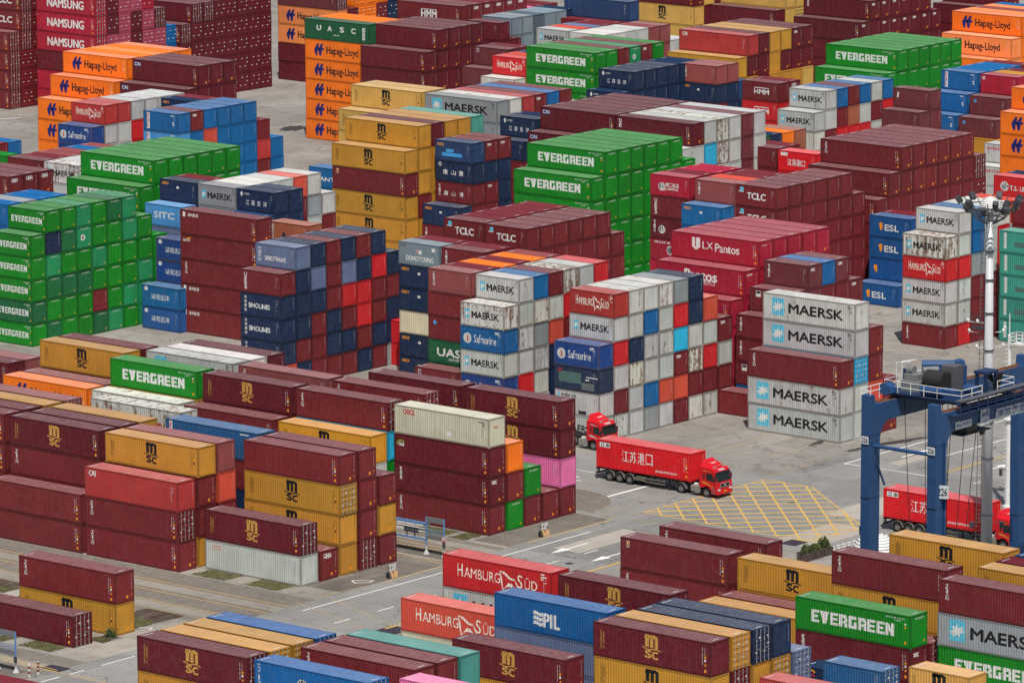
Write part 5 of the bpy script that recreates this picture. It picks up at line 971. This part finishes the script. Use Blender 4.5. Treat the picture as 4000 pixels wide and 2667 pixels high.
truck_box((-301.6, 425.75, 1.3), 'bright red container with white lettering on the truck under the crane', 0)

# ------------------------------------------------------------------ gantry crane
BLUE = M('crane_blue', (36, 74, 120), rough=.5, var=.12, sc=1.2); BLUE2 = M('crane_dark_blue', (30, 52, 88), rough=.5); RUST = M('rusty_rail', (112, 72, 52), rough=.85, var=.3); RAIL = M('white_rail', (226, 226, 224)); MGREY = M('machine_grey', (120, 122, 122)); CABG = M('cabinet_grey', (88, 88, 92)); ROPE = M('wire_rope', (38, 34, 33), rough=.7)
SIGNW = M('sign_white', (205, 212, 216)); SIGNB = M('sign_blue', (40, 72, 128)); SIGNK = M('sign_black', (30, 32, 36))
X1, X2, Y1, Y2 = -284.9, -277.6, 391.0, 414.6
G = empty('gantry_crane', (X1, Y1, 0), 'blue rubber-tyred gantry crane straddling the lane above the red truck', 'crane')
def g(name, b, mats, bev=0, parent=None):
    me = b.mesh(name, mats, bev); o = link(name, me, parent or G)
    if parent is None: o.location = (-X1, -Y1, 0)
    return o
GT, GB = 20.7, 19.0
for X in (X1, X2):
    for Y, s in ((Y1, 1), (Y2, -1)):
        b = MB(); yo, yi = Y-s*.8, Y+s*.8
        pts = [(yo, 1.6), (yi-s*.1, 1.6), (yi, 12.0)]+[(yi+s*(1.5-1.5*math.cos(a)), GB-1.9+1.9*math.sin(a)) for a in [k*math.pi/2/8 for k in range(9)]]
        pts += [(yi+s*1.5, GT), (yo+s*.9, GT), (yo+s*.75, GT+.9), (yo+s*.1, GT+.9)]
        b.prism(pts, X-.5, X+.5, ax='x'); lg = g('leg', b, [BLUE], .03)
        b = MB()
        for z in (6.5, 12.2, 17.9): b.box(X-.52, X+.52, min(yo-.012, yi+.012), max(yo-.012, yi+.012), z, z+.05)
        g('leg_seam', b, [BLUE2], 0, lg)
    b = MB(); b.box(X-.5, X+.5, Y1+2.3, Y2-2.3, GB, GT); gd = g('girder', b, [BLUE], .02)
    b = MB(); b.box(X-.12, X+.12, Y1+.4, Y2-.4, GT, GT+.14); g('rail', b, [RUST], 0, gd)
    b = MB(); b.box(X-.42, X+.42, Y1+.9, Y2-.9, GT-.0, GT+.03); g('rail_seat', b, [RUST], 0, gd)
for Y in (Y1, Y2):
    b = MB(); b.tube((X1, Y, 16.9), (X2, Y, 16.9), .17, 12); g('tie_beam', b, [BLUE])
    b = MB(); b.box(X1-1.2, X2+1.2, Y-.45, Y+.45, .9, 1.7); g('sill_beam', b, [BLUE], .03)
    b = MB(); b.tube((X1+.1, Y+.1, 16.6), (X1+1.2, Y+.6, 13.3), .1, 8); g('brace', b, [BLUE2])
    for x in (X1-.9, X1+.9, X2-.9, X2+.9):
        b = MB(); b.tube((x, Y-.3, .75), (x, Y+.3, .75), .75, 24); g('wheel', b, [BLK], .03)
def plate(name, org, ux, w, h, lines, back, fore, parent=None, t=.03):
    # flat board facing -ux x z, with lettering laid on it
    ux = Vector(ux); org = Vector(org); nrm = ux.cross(Vector((0, 0, 1))); b = MB()
    q = [org, org+ux*w, org+ux*w+Vector((0, 0, h)), org+Vector((0, 0, h))]; i = len(b.v)
    b.v += [tuple(p) for p in q]+[tuple(p-nrm*t) for p in q]; b.f += [(i, i+1, i+2, i+3), (i+7, i+6, i+5, i+4), (i, i+4, i+5, i+1), (i+1, i+5, i+6, i+2), (i+2, i+6, i+7, i+3), (i+3, i+7, i+4, i)]; b.m += [0]*6
    for s, x0, x1, z0, z1, bo in lines: addtext(b, s, org+ux*(x0*w)+nrm*.006+Vector((0, 0, z0*h)), ux, (0, 0, 1), (x1-x0)*w, (z1-z0)*h, 1, bo)
    return g(name, b, [back, fore], 0, parent)
plate('number_plate', (X1-.45, Y1-.83, 17.15), (1, 0, 0), .85, .7, [('226', .1, .9, .18, .82, .02)], SIGNW, SIGNK)
plate('number_plate', (X2-.45, Y1-.83, 17.1), (1, 0, 0), .85, .7, [('226', .1, .9, .18, .82, .02)], SIGNW, SIGNK)
plate('number_plate', (X2+.25, Y1-.3, 13.1), (.93, .36, 0), 1.1, 1.2, [('226', .1, .9, .2, .8, .02)], SIGNW, SIGNK)
xf = X2+.56
plate('name_board', (xf, 393.1, 18.95), (0, 1, 0), 2.5, .72, [('SALJ-1RTG六', .04, .96, .18, .8, .03)], SIGNW, SIGNB)
plate('logo_board', (xf+.1, 396.85, 18.75), (0, 1, 0), 1.35, 1.45, [('J', .08, .2, .45, .82, .03), ('PG', .5, .95, .45, .82, .03), ('江苏港口', .08, .94, .12, .38, .0)], SIGNW, SIGNB)
b = MB(); yy, zz = 396.85+1.35*.36, 18.75+1.45*.63; b.v = [(xf+.108, yy-.17, zz), (xf+.108, yy, zz-.28), (xf+.108, yy+.17, zz), (xf+.108, yy, zz+.28)]; b.f = [(0, 1, 2, 3)]; b.m = [0]; g('logo_mark', b, [SIGNB])
plate('name_board', (xf, 399.4, 18.9), (0, 1, 0), 13.6, .95, [('南京港龙潭集装箱有限公司', .02, .98, .16, .86, .015)], SIGNW, SIGNB)
# outer walkway, cable tray and their rails on the front girder
b = MB(); b.box(X2+.5, X2+1.2, Y1+1.0, Y2-1, GT-.28, GT-.22); b.box(X2+.55, X2+1.15, Y1+2, Y2-.6, GT+.72, GT+.86)
for k in range(16):
    y = Y1+2+k*1.4; b.box(X2+1.1, X2+1.16, y-.04, y+.04, GT-.9, GT+.75); b.box(X2+.5, X2+1.15, y-.04, y+.04, GT-.3, GT-.22)
b.tube((X2+1.14, Y1+2, GT+.35), (X2+1.14, Y2-1, GT+.35), .03, 6); b.tube((X2+1.14, Y1+2, GT-.85), (X2+1.14, Y2-1, GT-.85), .03, 6); b.tube((X2+.9, Y1+2, GT+.05), (X2+.9, Y2-1, GT+.05), .07, 6)
g('walkway', b, [BLUE2])
b = MB(); b.box(X2+.5, X2+1.2, Y1+2, Y2-.6, GT+.86, GT+.92); g('cable_tray', b, [CABG])
b = MB(); b.box(X2+.6, X2+1.3, 404.8, 407.2, GT-.1, GT+1.0); g('electric_box', b, [CABG], .02)
# trolley
tr = empty('trolley', (0, 0, 0), '', ''); del tr['label'], tr['category']; tr.parent = G; tr.location = (-X1, -Y1, 0)
def tp(name, b, mats, bev=0): return link(name, b.mesh(name, mats, bev), tr)
TX0, TX1, TY0, TY1, TZ = X1-.8, X2+.4, 394.2, 402.4, GT+.45
b = MB(); b.box(TX0, TX1, TY0, TY1, TZ, TZ+.14); b.box(TX0, TX1, TY0+.4, TY0+.9, TZ-.3, TZ); b.box(TX0, TX1, TY1-.9, TY1-.4, TZ-.3, TZ)
tp('platform', b, [BLUE2])
b = MB()
for x in (X1, X2):
    for y in (TY0+.3, TY1-.3): b.tube((x-.15, y, GT+.35), (x+.15, y, GT+.35), .3, 14)
b.prism([(TX0-.2, GT+.5), (TX0+.6, GT+.35), (TX0+1.3, GT+.6), (TX0+1.2, GT+1.2), (TX0+.5, GT+1.5), (TX0, GT+1.3)], TY0-.7, TY0+.3); tp('bogie', b, [BLUE], .05)
z = TZ+.14
b = MB(); b.tube((-282.6, 396.6, z+1.05), (-280.6, 396.6, z+1.05), .95, 20); tp('winch_drum', b, [ROPE])
b = MB(); b.box(-284.6, -282.7, 395.2, 397.4, z, z+1.0); b.box(-284.4, -283.0, 395.4, 396.9, z+1.0, z+1.6); b.tube((-284.3, 395.9, z+1.9), (-283.6, 395.9, z+1.9), .42, 14); b.tube((-283.2, 396.6, z+1.8), (-282.3, 397.8, z+1.8), .32, 12); tp('gearbox', b, [MGREY], .05)
b = MB(); b.box(-284.2, -282.2, 398.0, 399.6, z+.3, z+1.9); b.tube((-284.0, 397.6, z+2.1), (-281.6, 399.4, z+2.1), .42, 14); b.box(-283, -281.8, 400.0, 401.6, z, z+1.7); b.prism([(-282.8, z+1.6), (-281.8, z+1.6), (-281.95, z+2.2), (-282.5, z+2.3)], 400.2, 401.4); tp('motor', b, [BLUE], .06)
b = MB(); b.box(-281.7, -280.3, 397.4, 398.9, z, z+2.35); tp('control_cabinet', b, [CABG], .03)
b = MB(); b.tube((-281.9, 394.6, z+.5), (-279.6, 394.6, z+.5), .35, 12); b.box(-280.4, -278.6, 395.0, 396.0, z, z+.7); b.tube((-279.2, 397.6, z+.5), (-278.0, 397.6, z+.5), .4, 12); tp('drive_unit', b, [BLUE], .04)
b = MB()
for y in (399.4, 400.9): b.box(-279.3, -279.05, y-.12, y+.12, z, z+1.7); b.box(-278.3, -278.05, y-.12, y+.12, z, z+1.7)
b.box(-279.4, -278.0, 399.2, 401.1, z+1.6, z+1.85); tp('cable_frame', b, [BLUE2])
b = MB()
for k in range(7):
    y = 400.2+.12*k; p = None
    for q in range(9):
        a = q/8; pt = (-277.9-.1*k, y, z+1.5-1.6*math.sin(math.pi*a)*(.6+.08*k)+.2*a)
        pt = (-278.6+1.2*a, y, pt[2])
        if p: b.tube(p, pt, .045, 5)
        p = pt
tp('cable_loop', b, [ROPE])
b = MB()
def rail(pts, h=1.05, step=1.4):
    for (xa, ya), (xb, yb) in zip(pts, pts[1:]):
        Ln = math.hypot(xb-xa, yb-ya); n = max(1, int(Ln/step))
        for hh in (h, h*.52): b.tube((xa, ya, z+hh), (xb, yb, z+hh), .035, 6)
        for k in range(n+1): b.tube((xa+(xb-xa)*k/n, ya+(yb-ya)*k/n, z), (xa+(xb-xa)*k/n, ya+(yb-ya)*k/n, z+h), .035, 6)
rail([(TX0, TY0+2.2), (TX0, TY0), (-279.8, TY0-.1), (TX1, TY0), (TX1, TY0+3.2)]); rail([(TX0, TY0+3.4), (TX0, TY1)]); rail([(TX1, TY1-2.6), (TX1, TY1), (TX1-2.2, TY1), (TX1-2.2, TY1-2)])
for y in (395.6, 396.5): b.tube((TX0+.3, y, z), (TX0+.3, y, z+2.4), .04, 6); b.tube((TX0+.3, y, z+2.4), (TX0+1.5, y+.6, z+2.6), .04, 6)
tp('railing', b, [RAIL])
b = MB(); b.tube((X1-.7, Y1+.2, GT+.4), (X1-.7, Y1+.2, GT+1.4), .035, 6)
for hh in (.5, 1.0): b.tube((X1-.7, Y1-.5, GT+.4+hh), (X1-.7, TY0-.6, GT+.4+hh), .035, 6); b.tube((X1-.7, Y1-.5, GT+.4+hh), (X1+.4, Y1-.6, GT+.4+hh-.1), .035, 6)
for y in (Y1-.5, Y1+1.0, Y1+2.3): b.tube((X1-.7, y, GT+.1), (X1-.7, y, GT+1.4), .035, 6)
b.tube((X1+.4, Y1-.6, GT+.3), (X1+.4, Y1-.6, GT+1.35), .035, 6); g('end_railing', b, [RAIL])
b = MB()
for x, y in ((-285.3, 396.8), (-279.0, 407.3)): b.box(x-.12, x+.12, y-.12, y+.12, GT+.2, GT+2.3)
b.tube((-279.0, 407.3, GT+2.3), (-279.0, 407.3, GT+3.1), .03, 5); g('floodlight_post', b, [BLUE2])
ropes = [((-284.2, 395.2), (-283.3, 395.4)), ((-283.3, 397.2), (-282.6, 396.5)), ((-282.2, 399.2), (-281.6, 398.2)), ((-280.3, 394.9), (-281.0, 395.3)), ((-279.7, 396.4), (-280.6, 396.0)), ((-279.0, 397.6), (-280.0, 397.0)), ((-278.6, 399.0), (-279.6, 397.7)), ((-279.9, 395.1), (-280.4, 396.8))]
for (xa, ya), (xb, yb) in ropes:
    b = MB(); b.tube((xa, ya, GT), (xb, yb, 3.4), .035, 5); g('hoist_rope', b, [ROPE])
b = MB(); b.box(-284, -279, 395.2, 397.6, 2.6, 3.1); b.box(-287, -276, 395.0, 395.3, 2.4, 2.8); b.box(-287, -276, 397.4, 397.7, 2.4, 2.8); g('spreader', b, [M('spreader_yellow', (190, 150, 50))], .03)
b = MB(); b.box(-279.6, -277.8, 395.3, 399.8, 17.9, 18.0); b.box(-279.4, -278.0, 396.2, 397.8, 18.0, 19.3)
for y in (395.4, 397.5, 399.7): b.box(-279.5, -279.4, y-.05, y+.05, 17.9, 19.3)
b.prism([(-279.0, 17.9), (-278.5, 17.9), (-278.6, 17.3), (-278.9, 17.2)], 399.5, 399.9); g('operator_cab', b, [M('cab_soot', (62, 60, 60))], .02)
b = MB(); b.box(X1-.95, X1-.5, Y1-.3, Y1+.3, 8.6, 9.4); g('junction_box', b, [BLUE2], .02)
b = MB(); b.tube((X2+.6, Y1+.5, 1.5), (X2+.6, Y1+.5, 18.2), .09, 8); g('conduit', b, [BLUE])

# ------------------------------------------------------------------ person on the crane walkway
def person(loc, label):
    bm = bmesh.new(); sk = bm.verts.layers.skin.verify()
    J = {'pel': (0, 0, .92, .15), 'bel': (0, .02, 1.08, .15), 'che': (0, .05, 1.34, .17), 'nec': (0, .08, 1.5, .065), 'hea': (0, .12, 1.64, .10), 'top': (0, .12, 1.73, .085)}
    for s, n in ((-1, 'l'), (1, 'r')):
        J.update({n+'sh': (s*.19, .05, 1.42, .075), n+'el': (s*.27, .16, 1.2, .055), n+'wr': (s*.16, .38, 1.14, .042), n+'ha': (s*.12, .46, 1.13, .045), n+'hi': (s*.1, 0, .86, .1), n+'kn': (s*.11, .04, .48, .075), n+'an': (s*.12, 0, .09, .05), n+'to': (s*.12, .17, .05, .045)})
    E = [('pel', 'bel'), ('bel', 'che'), ('che', 'nec'), ('nec', 'hea'), ('hea', 'top')]
    for n in 'lr': E += [('che', n+'sh'), (n+'sh', n+'el'), (n+'el', n+'wr'), (n+'wr', n+'ha'), ('pel', n+'hi'), (n+'hi', n+'kn'), (n+'kn', n+'an'), (n+'an', n+'to')]
    V = {}
    for k, (x, y, z, r) in J.items():
        v = bm.verts.new((x, y, z)); v[sk].radius = (r, r); V[k] = v
        if k == 'pel': v[sk].use_root = True
    for a, c in E: bm.edges.new((V[a], V[c]))
    me = bpy.data.meshes.new('person'); bm.to_mesh(me); bm.free()
    o = bpy.data.objects.new('person', me); C.objects.link(o)
    o.modifiers.new('s', 'SKIN'); sb = o.modifiers.new('d', 'SUBSURF'); sb.levels = sb.render_levels = 2
    bpy.context.view_layer.update()
    m2 = bpy.data.meshes.new_from_object(o.evaluated_get(bpy.context.evaluated_depsgraph_get())); o.modifiers.clear(); o.data = m2
    for q in (M('work_trousers', (40, 44, 62)), M('red_jacket', (170, 40, 50)), M('skin', (190, 140, 115))): m2.materials.append(q)
    for p in m2.polygons:
        p.use_smooth = True; c = p.center; p.material_index = 2 if (c.z > 1.53 or (c.y > .4 and c.z > 1.0)) else 1 if c.z > .95 else 0
    o.location = loc; tag(o, label, 'person')
    b = MB()
    for k in range(5):
        a0, a1 = k*math.pi/10, (k+1)*math.pi/10
        r0, r1 = .135*math.cos(a0), .135*math.cos(a1) if k < 4 else .004
        b.tube((0, .12, 1.70+.12*math.sin(a0)), (0, .12, 1.70+.12*math.sin(a1)), r0, 14, 0, r1)
    b.tube((0, .14, 1.69), (0, .14, 1.705), .165, 14); link('helmet', b.mesh('helmet', [M('helmet_orange', (240, 95, 30), rough=.4)], 0, True), o)
    return o
person((X1-.2+7.75, 412.6, GT-.22), 'person in orange helmet and red jacket on the crane walkway')

# ------------------------------------------------------------------ light mast, camera pole
MAST = M('mast_grey', (196, 198, 200), rough=.45, var=.06); LADG = M('ladder_grey', (98, 98, 100)); FIX = M('floodlight_grey', (66, 68, 72), rough=.45)
mx, my = -293.3, 421.5
A = empty('light_mast', (mx, my, 0), 'tall grey high-mast light with a ring of floodlights', 'light mast')
def a_(name, b, mats, bev=0, parent=None, sm=False): return link(name, b.mesh(name, mats, bev, sm), parent or A)
b = MB(); b.tube((0, 0, 0), (0, 0, 33.2), .56, 24, 0, .33); a_('mast', b, [MAST], 0, None, True)
b = MB()
for z in (4, 9.5, 13, 16.5, 20, 23.6, 26.8, 29.5): b.tube((0, 0, z), (0, 0, z+.1), .66-.0065*z, 20)
a_('collar', b, [FIX])
b = MB()
for s in (-.22, .22): b.tube((-.95+s*.6, -.1+s*.8, .5), (-.62+s*.6, -.1+s*.8, 32.4), .035, 5)
for k in range(78): 
    z = .8+k*.4; x = -.95+.33*z/32.4; b.tube((x-.13, -.28, z), (x+.13, .08, z), .02, 4)
for k in range(20): b.tube((-.9, -.1, 2+k*1.55), (-.3, 0, 2+k*1.55), .025, 4)
a_('ladder', b, [LADG])
b = MB()
for z, r in ((32.7, 1.35), (33.3, 1.9), (33.9, 2.5)):
    for k in range(24):
        p0, p1 = 2*math.pi*k/24, 2*math.pi*(k+1)/24; b.tube((r*math.cos(p0), r*math.sin(p0), z), (r*math.cos(p1), r*math.sin(p1), z), .055, 6)
for k in range(12):
    a = 2*math.pi*k/12; c, s = math.cos(a), math.sin(a); b.tube((.4*c, .4*s, 32.2), (1.35*c, 1.35*s, 32.7), .05, 6); b.tube((1.35*c, 1.35*s, 32.7), (2.5*c, 2.5*s, 33.9), .05, 6); b.tube((.4*c, .4*s, 33.4), (1.9*c, 1.9*s, 33.3), .04, 6)
    b.tube((2.5*c, 2.5*s, 33.9), (3.05*c, 3.05*s, 34.5), .05, 6)
a_('lamp_ring', b, [FIX])
for k in range(14):
    a = 2*math.pi*k/14+.1; b = MB(); b.box(-.2, .2, -.26, .26, -.36, .36); b.box(.2, .26, -.22, .22, -.3, .3)
    for q in range(4): b.box(-.27, -.2, -.22+.13*q, -.17+.13*q, -.3, .3)
    o = a_('floodlight', b, [FIX], .02); r, z = (2.95, 34.45) if k % 2 == 0 else (2.35, 33.75); o.location = (r*math.cos(a), r*math.sin(a), z); o.rotation_euler = (0, R(35), a)
b = MB()
for k in range(8):
    a0, a1 = k*math.pi/16, (k+1)*math.pi/16; b.tube((0, 0, 33.75+1.05*math.sin(a0)), (0, 0, 33.75+1.05*math.sin(a1)), 1.06*math.cos(a0), 24, 0, max(.01, 1.06*math.cos(a1)))
a_('dome', b, [M('dome_white', (226, 226, 222))], 0, None, True)
b = MB(); b.box(-1.6, -.55, -.6, .5, 22.0, 22.1)
for x, y in ((-1.6, -.6), (-.55, -.6), (-1.6, .5), (-.55, .5)): b.tube((x, y, 22), (x, y, 23.2), .04, 5)
for hh in (22.4, 22.8, 23.2):
    b.tube((-1.6, -.6, hh), (-.55, -.6, hh), .03, 5); b.tube((-1.6, -.6, hh), (-1.6, .5, hh), .03, 5); b.tube((-1.6, .5, hh), (-.55, .5, hh), .03, 5)
a_('camera_basket', b, [FIX])
for x, y, z in ((-1.9, -.8, 22.9), (-1.9, -.6, 21.9), (1.0, .9, 22.0), (-.9, -.75, 20.5), (1.0, .9, 20.6), (-.95, -.6, 22.9)):
    b = MB(); b.tube((0, 0, 0), (.3, -.25, -.1), .12, 10); b.tube((0, 0, 0), (0, 0, -.25), .04, 6); b.tube((0, 0, -.2), (-x*.55, -y*.55, -.25), .03, 5); o = a_('security_camera', b, [RAIL]); o.location = (x, y, z)
for s in (-1, 1):
    b = MB(); b.tube((0, 0, 0), (s*1.1, s*.9, 0), .04, 6); b.tube((s*1.1, s*.9, -.55), (s*1.1, s*.9, .05), .22, 12); o = a_('dome_camera', b, [FIX]); o.location = (0, 0, 3.3)
wx, wy = -303.9, 440.3
A2 = empty('camera_pole', (wx, wy, 0), 'slim white camera pole with climbing rungs behind the crane', 'camera pole')
def c_(name, b, mats, bev=0): return link(name, b.mesh(name, mats, bev), A2)
b = MB(); b.tube((0, 0, 0), (0, 0, 9), .3, 16, 0, .25); b.tube((0, 0, 9), (0, 0, 17.5), .22, 14, 0, .17); b.tube((0, 0, 17.5), (0, 0, 19.6), .05, 8); b.tube((0, 0, 8.9), (0, 0, 9.05), .48, 16); b.tube((0, 0, 0), (0, 0, .25), .5, 16); c_('pole', b, [RAIL])
b = MB()
for k in range(38):
    s = -1 if k % 2 else 1; z = .9+.42*k; b.tube((0, 0, z), (-.42*.77*(1 if s < 0 else .9), -.42*.64, z+.05), .03, 5)
c_('rung', b, [RAIL])
b = MB(); b.box(.3, 1.7, -.3, .8, 16.6, 16.68)
for x, y in ((.3, -.3), (1.7, -.3), (.3, .8), (1.7, .8), (1.0, -.3), (1.0, .8)): b.tube((x, y, 16.6), (x, y, 17.7), .035, 5)
for hh in (17.0, 17.35, 17.7):
    for (xa, ya), (xb, yb) in (((.3, -.3), (1.7, -.3)), ((1.7, -.3), (1.7, .8)), ((1.7, .8), (.3, .8)), ((.3, .8), (.3, -.3))): b.tube((xa, ya, hh), (xb, yb, hh), .03, 5)
c_('basket', b, [RAIL])
for s in (-1, 1):
    b = MB(); b.tube((0, 0, 3.9), (s*.55, s*.45, 3.9), .04, 6); b.tube((s*.55, s*.45, 3.25), (s*.55, s*.45, 3.95), .17, 12); c_('dome_camera', b, [FIX])
b = MB(); b.tube((-.4, -.3, 18.3), (-.1, -.5, 18.2), .12, 8); c_('security_camera', b, [RAIL])
b = MB(); b.box(-.95, .95, -.7, .7, 0, .85); o = link('concrete_plinth', b.mesh('concrete_plinth', [M('plinth_grey', (140, 144, 146))], .04), None, (-304.9, 438.4, 0)); tag(o, 'grey concrete plinth beside the white camera pole', 'plinth')
# far white pole at the top edge
b = MB(); b.tube((0, 0, 0), (0, 0, 32), .42, 12, 0, .3)
for k in range(30): b.tube((0, 0, 4+.8*k), (-.5, -.4, 4+.8*k), .04, 4)
o = link('light_pole', b.mesh('light_pole', [RAIL]), None, (-562.43, 675.59, 0)); tag(o, 'white lamp pole far off at the top edge', 'light pole')

# ------------------------------------------------------------------ cable racks, signs, planters, bollards
RBL = M('rack_blue', (96, 140, 190), rough=.5); RGY = M('rack_panel_grey', (116, 118, 122)); RW = M('rack_foot_white', (205, 208, 205)); SRED = M('sign_red', (185, 45, 60))
def rack(xe, y, lab, right_sign):
    A = empty('power_rack', (xe, y, 0), lab, 'power rack', 'blue power racks')
    def p(name, b, mats, bev=0, par=None): return link(name, b.mesh(name, mats, bev), par or A)
    for dx in (0, -2.25, -8.4, -14.5):
        b = MB(); b.box(dx-.06, dx+.06, -.06, .06, .9, 3.7 if dx > -3 else 3.0); pst = p('post', b, [RBL])
        b = MB(); b.box(dx-.05, dx+.05, -.05, .05, 0, .9); b.v += []; b.tube((dx, 0, .0), (dx, 0, .45), .3, 4, 0, .09); p('foot', b, [RW], 0, pst)
    b = MB(); b.box(-2.2, -.05, -.05, .05, 3.2, 3.72); p('top_panel', b, [RGY], .01)
    b = MB(); b.box(-2.2, -.05, -.05, .05, 1.55, 2.02); p('lower_panel', b, [RGY], .01)
    b = MB()
    for z in (2.45, 2.15): b.box(-2.2, -.05, -.03, .03, z, z+.06)
    b.box(-14.6, -2.2, -.06, .06, 2.86, 3.02); b.box(-14.6, -2.2, .4, .5, 2.9, 3.0); b.box(-14.6, -2.2, -.06, .06, 1.35, 1.52)
    for k in range(11): b.box(-14.2+1.15*k, -14.1+1.15*k, -.05, .5, 2.9, 2.97)
    p('beam', b, [RBL])
    b = MB()
    for z, q in ((2.62, .3), (2.45, .1), (2.3, .35), (2.12, .15)): b.tube((-14.5, q, z), (-2.3, q, z), .055, 6)
    p('conductor_rail', b, [RW])
    b = MB(); b.box(-5.2, -3.4, .1, .3, 1.9, 2.3); b.box(-4.9, -4.8, .1, .2, 1.4, 2.0); b.box(-3.9, -3.8, .1, .2, 1.4, 2.0); b.box(-7.6, -7.2, .1, .3, 1.9, 2.7); p('collector', b, [FIX], .02)
    b = MB(); b.box(-.1, .16, -.16, .0, .95, 1.5); p('switch_box', b, [FIX])
    if right_sign:
        b = MB(); b.box(-.2, .3, -.14, -.11, 1.5, 2.05); sg = p('warning_sign', b, [SIGNW]); b = MB(); b.box(-.17, .27, -.155, -.142, 1.53, 2.02); b.box(-.1, .02, -.17, -.157, 1.6, 1.95, 1); b.box(.08, .22, -.17, -.157, 1.72, 1.95, 1); p('sign_face', b, [SRED, SIGNW], 0, sg)
    b = MB(); b.box(-15, .4, -.9, .9, 0, .03); p('base_slab', b, [DARKAP])
    b = MB(); b.box(-15, -1, .5, .8, .03, .3); p('cable_duct', b, [M('duct_grey', (88, 88, 86))])
rack(-333.46, 388.65, 'blue power rack with grey panels behind the hatched paving sign', True)
rack(-333.62, 330.94, 'blue power rack at the bottom left corner beside the bollards', False)
def board(loc, txt, lab):
    A = empty('row_sign', loc, lab, 'row sign', 'row signs on concrete blocks')
    b = MB(); b.box(-.06, .06, -.5, .62, .55, 1.28); bd = link('sign_board', b.mesh('sign_board', [M('board_brown', (112, 92, 92), rough=.8)]), A)
    b = MB(); addtext(b, txt, (.068, -.5, .72), (0, 1, 0), (0, 0, 1), 1.1, .62, 0, .05); addtext(b, '南京港', (.068, -.4, .56), (0, 1, 0), (0, 0, 1), .9, .13); link('lettering', b.mesh('lettering', [MATS['white_lettering']]), bd)
    TAN = M('block_tan', (205, 165, 120))
    for y, a in ((-.45, .25), (-.1, .1), (.25, -.1), (.5, -.25)):
        b = MB(); b.prism([(-.12-.1, 0), (.28, 0), (.1, .62), (-.1, .62)], -.1, .1); o = link('stand_leg', b.mesh('stand_leg', [TAN if y > -.3 else DST], .02), A); o.location = (0, y, 0); o.rotation_euler = (a, 0, 0)
board((-331.9, 379.2, 0), '22E', 'brown row sign reading twenty-two E beside the road')
board((-331.9, 401.7, 0), '22F', 'brown row sign reading twenty-two F beside the road')
PLW = M('planter_wood', (84, 70, 66), rough=.85, var=.25); LEAF = M('shrub_leaf', (58, 74, 38), rough=.8, var=.5, sc=6); LEAF2 = M('shrub_leaf_light', (100, 110, 55), rough=.8, var=.4, sc=6)
for i, (x, y, h, lab) in enumerate(((-305.75, 409.35, .75, 'brown planter box, nearest of three, low dark shrub'), (-305.75, 410.8, .55, 'brown planter box, middle of three, yellowish shrub'), (-305.75, 412.25, 1.0, 'brown planter box, farthest of three, tallest round shrub'))):
    A = empty('planter', (x, y, 0), lab, 'planter', 'planters by the crossing')
    b = MB()
    for k in range(6): b.box(-.62, .62, -.62, -.58, .03+.13*k, .15+.13*k); b.box(.58, .62, -.6, .6, .03+.13*k, .15+.13*k); b.box(-.62, .62, .58, .62, .03+.13*k, .15+.13*k); b.box(-.62, -.58, -.6, .6, .03+.13*k, .15+.13*k)
    b.box(-.57, .57, -.57, .57, .02, .74); link('box', b.mesh('box', [PLW]), A)
    r_ = random.Random(i); b = MB()
    for _ in range(1500):
        a, t = r_.uniform(0, 6.28), math.acos(r_.uniform(-.2, 1)); q = r_.uniform(.55, 1)**.5*(.8+.25*math.sin(3*a+i))
        c = Vector((.68*q*math.sin(t)*math.cos(a), .68*q*math.sin(t)*math.sin(a), .82+h*q*math.cos(t))); u = Vector((r_.uniform(-1, 1), r_.uniform(-1, 1), r_.uniform(-.4, 1))).normalized()*.075; v = u.orthogonal().normalized()*.045
        b.quad(tuple(c-u), tuple(c+v), tuple(c+u), tuple(c-v), 0 if r_.random() < (.75 if i != 1 else .4) else 1)
    link('shrub', b.mesh('shrub', [LEAF, LEAF2]), A)
for x, y, s, lab in ((-331.74, 330.71, 0, 'red and white striped bollard, plain one'), (-331.68, 331.75, 1, 'red and white striped bollard, scuffed one behind')):
    A = empty('bollard', (x, y, 0), lab, 'bollard', 'bollards by the rack')
    b = MB(); b.tube((0, 0, 0), (0, 0, 1.2), .11, 14); q = link('post', b.mesh('post', [RW]), A)
    b = MB()
    for k in range(2 if not s else 3): z = .28+(.46 if not s else .33)*k; b.tube((0, 0, z), (0, 0, z+.22), .116, 14)
    link('stripe', b.mesh('stripe', [M('bollard_red', (140, 60, 55))]), q)
# white domed tank cover just behind the maroon container by the crane leg
b = MB()
for k in range(8):
    a0, a1 = k*math.pi/16, (k+1)*math.pi/16; b.tube((0, 0, .4+1.5*math.sin(a0)), (0, 0, .4+1.5*math.sin(a1)), 2.3*math.cos(a0), 28, 0, max(.01, 2.3*math.cos(a1)))
b.tube((0, 0, 0), (0, 0, .4), 2.3, 28); o = link('tank_cover', b.mesh('tank_cover', [M('tent_white', (232, 232, 230))], 0, True), None, (-302.3, 416.0, 0)); tag(o, 'white domed cover behind the maroon container near the crane leg', 'cover')
# weed growing at the foot of the yellow container
b = MB(); r_ = random.Random(9)
for _ in range(500):
    c = Vector((r_.gauss(0, .3), r_.gauss(0, .2), abs(r_.gauss(.3, .25)))); u = Vector((r_.uniform(-1, 1), r_.uniform(-1, 1), r_.uniform(0, 1))).normalized()*.08; v = u.orthogonal().normalized()*.04
    b.quad(tuple(c-u), tuple(c+v), tuple(c+u), tuple(c-v), 0 if r_.random() < .7 else 1)
o = link('weed', b.mesh('weed', [LEAF, LEAF2]), None, (-336.3, 345.7, 0)); tag(o, 'green weed at the foot of the yellow container', 'plant')
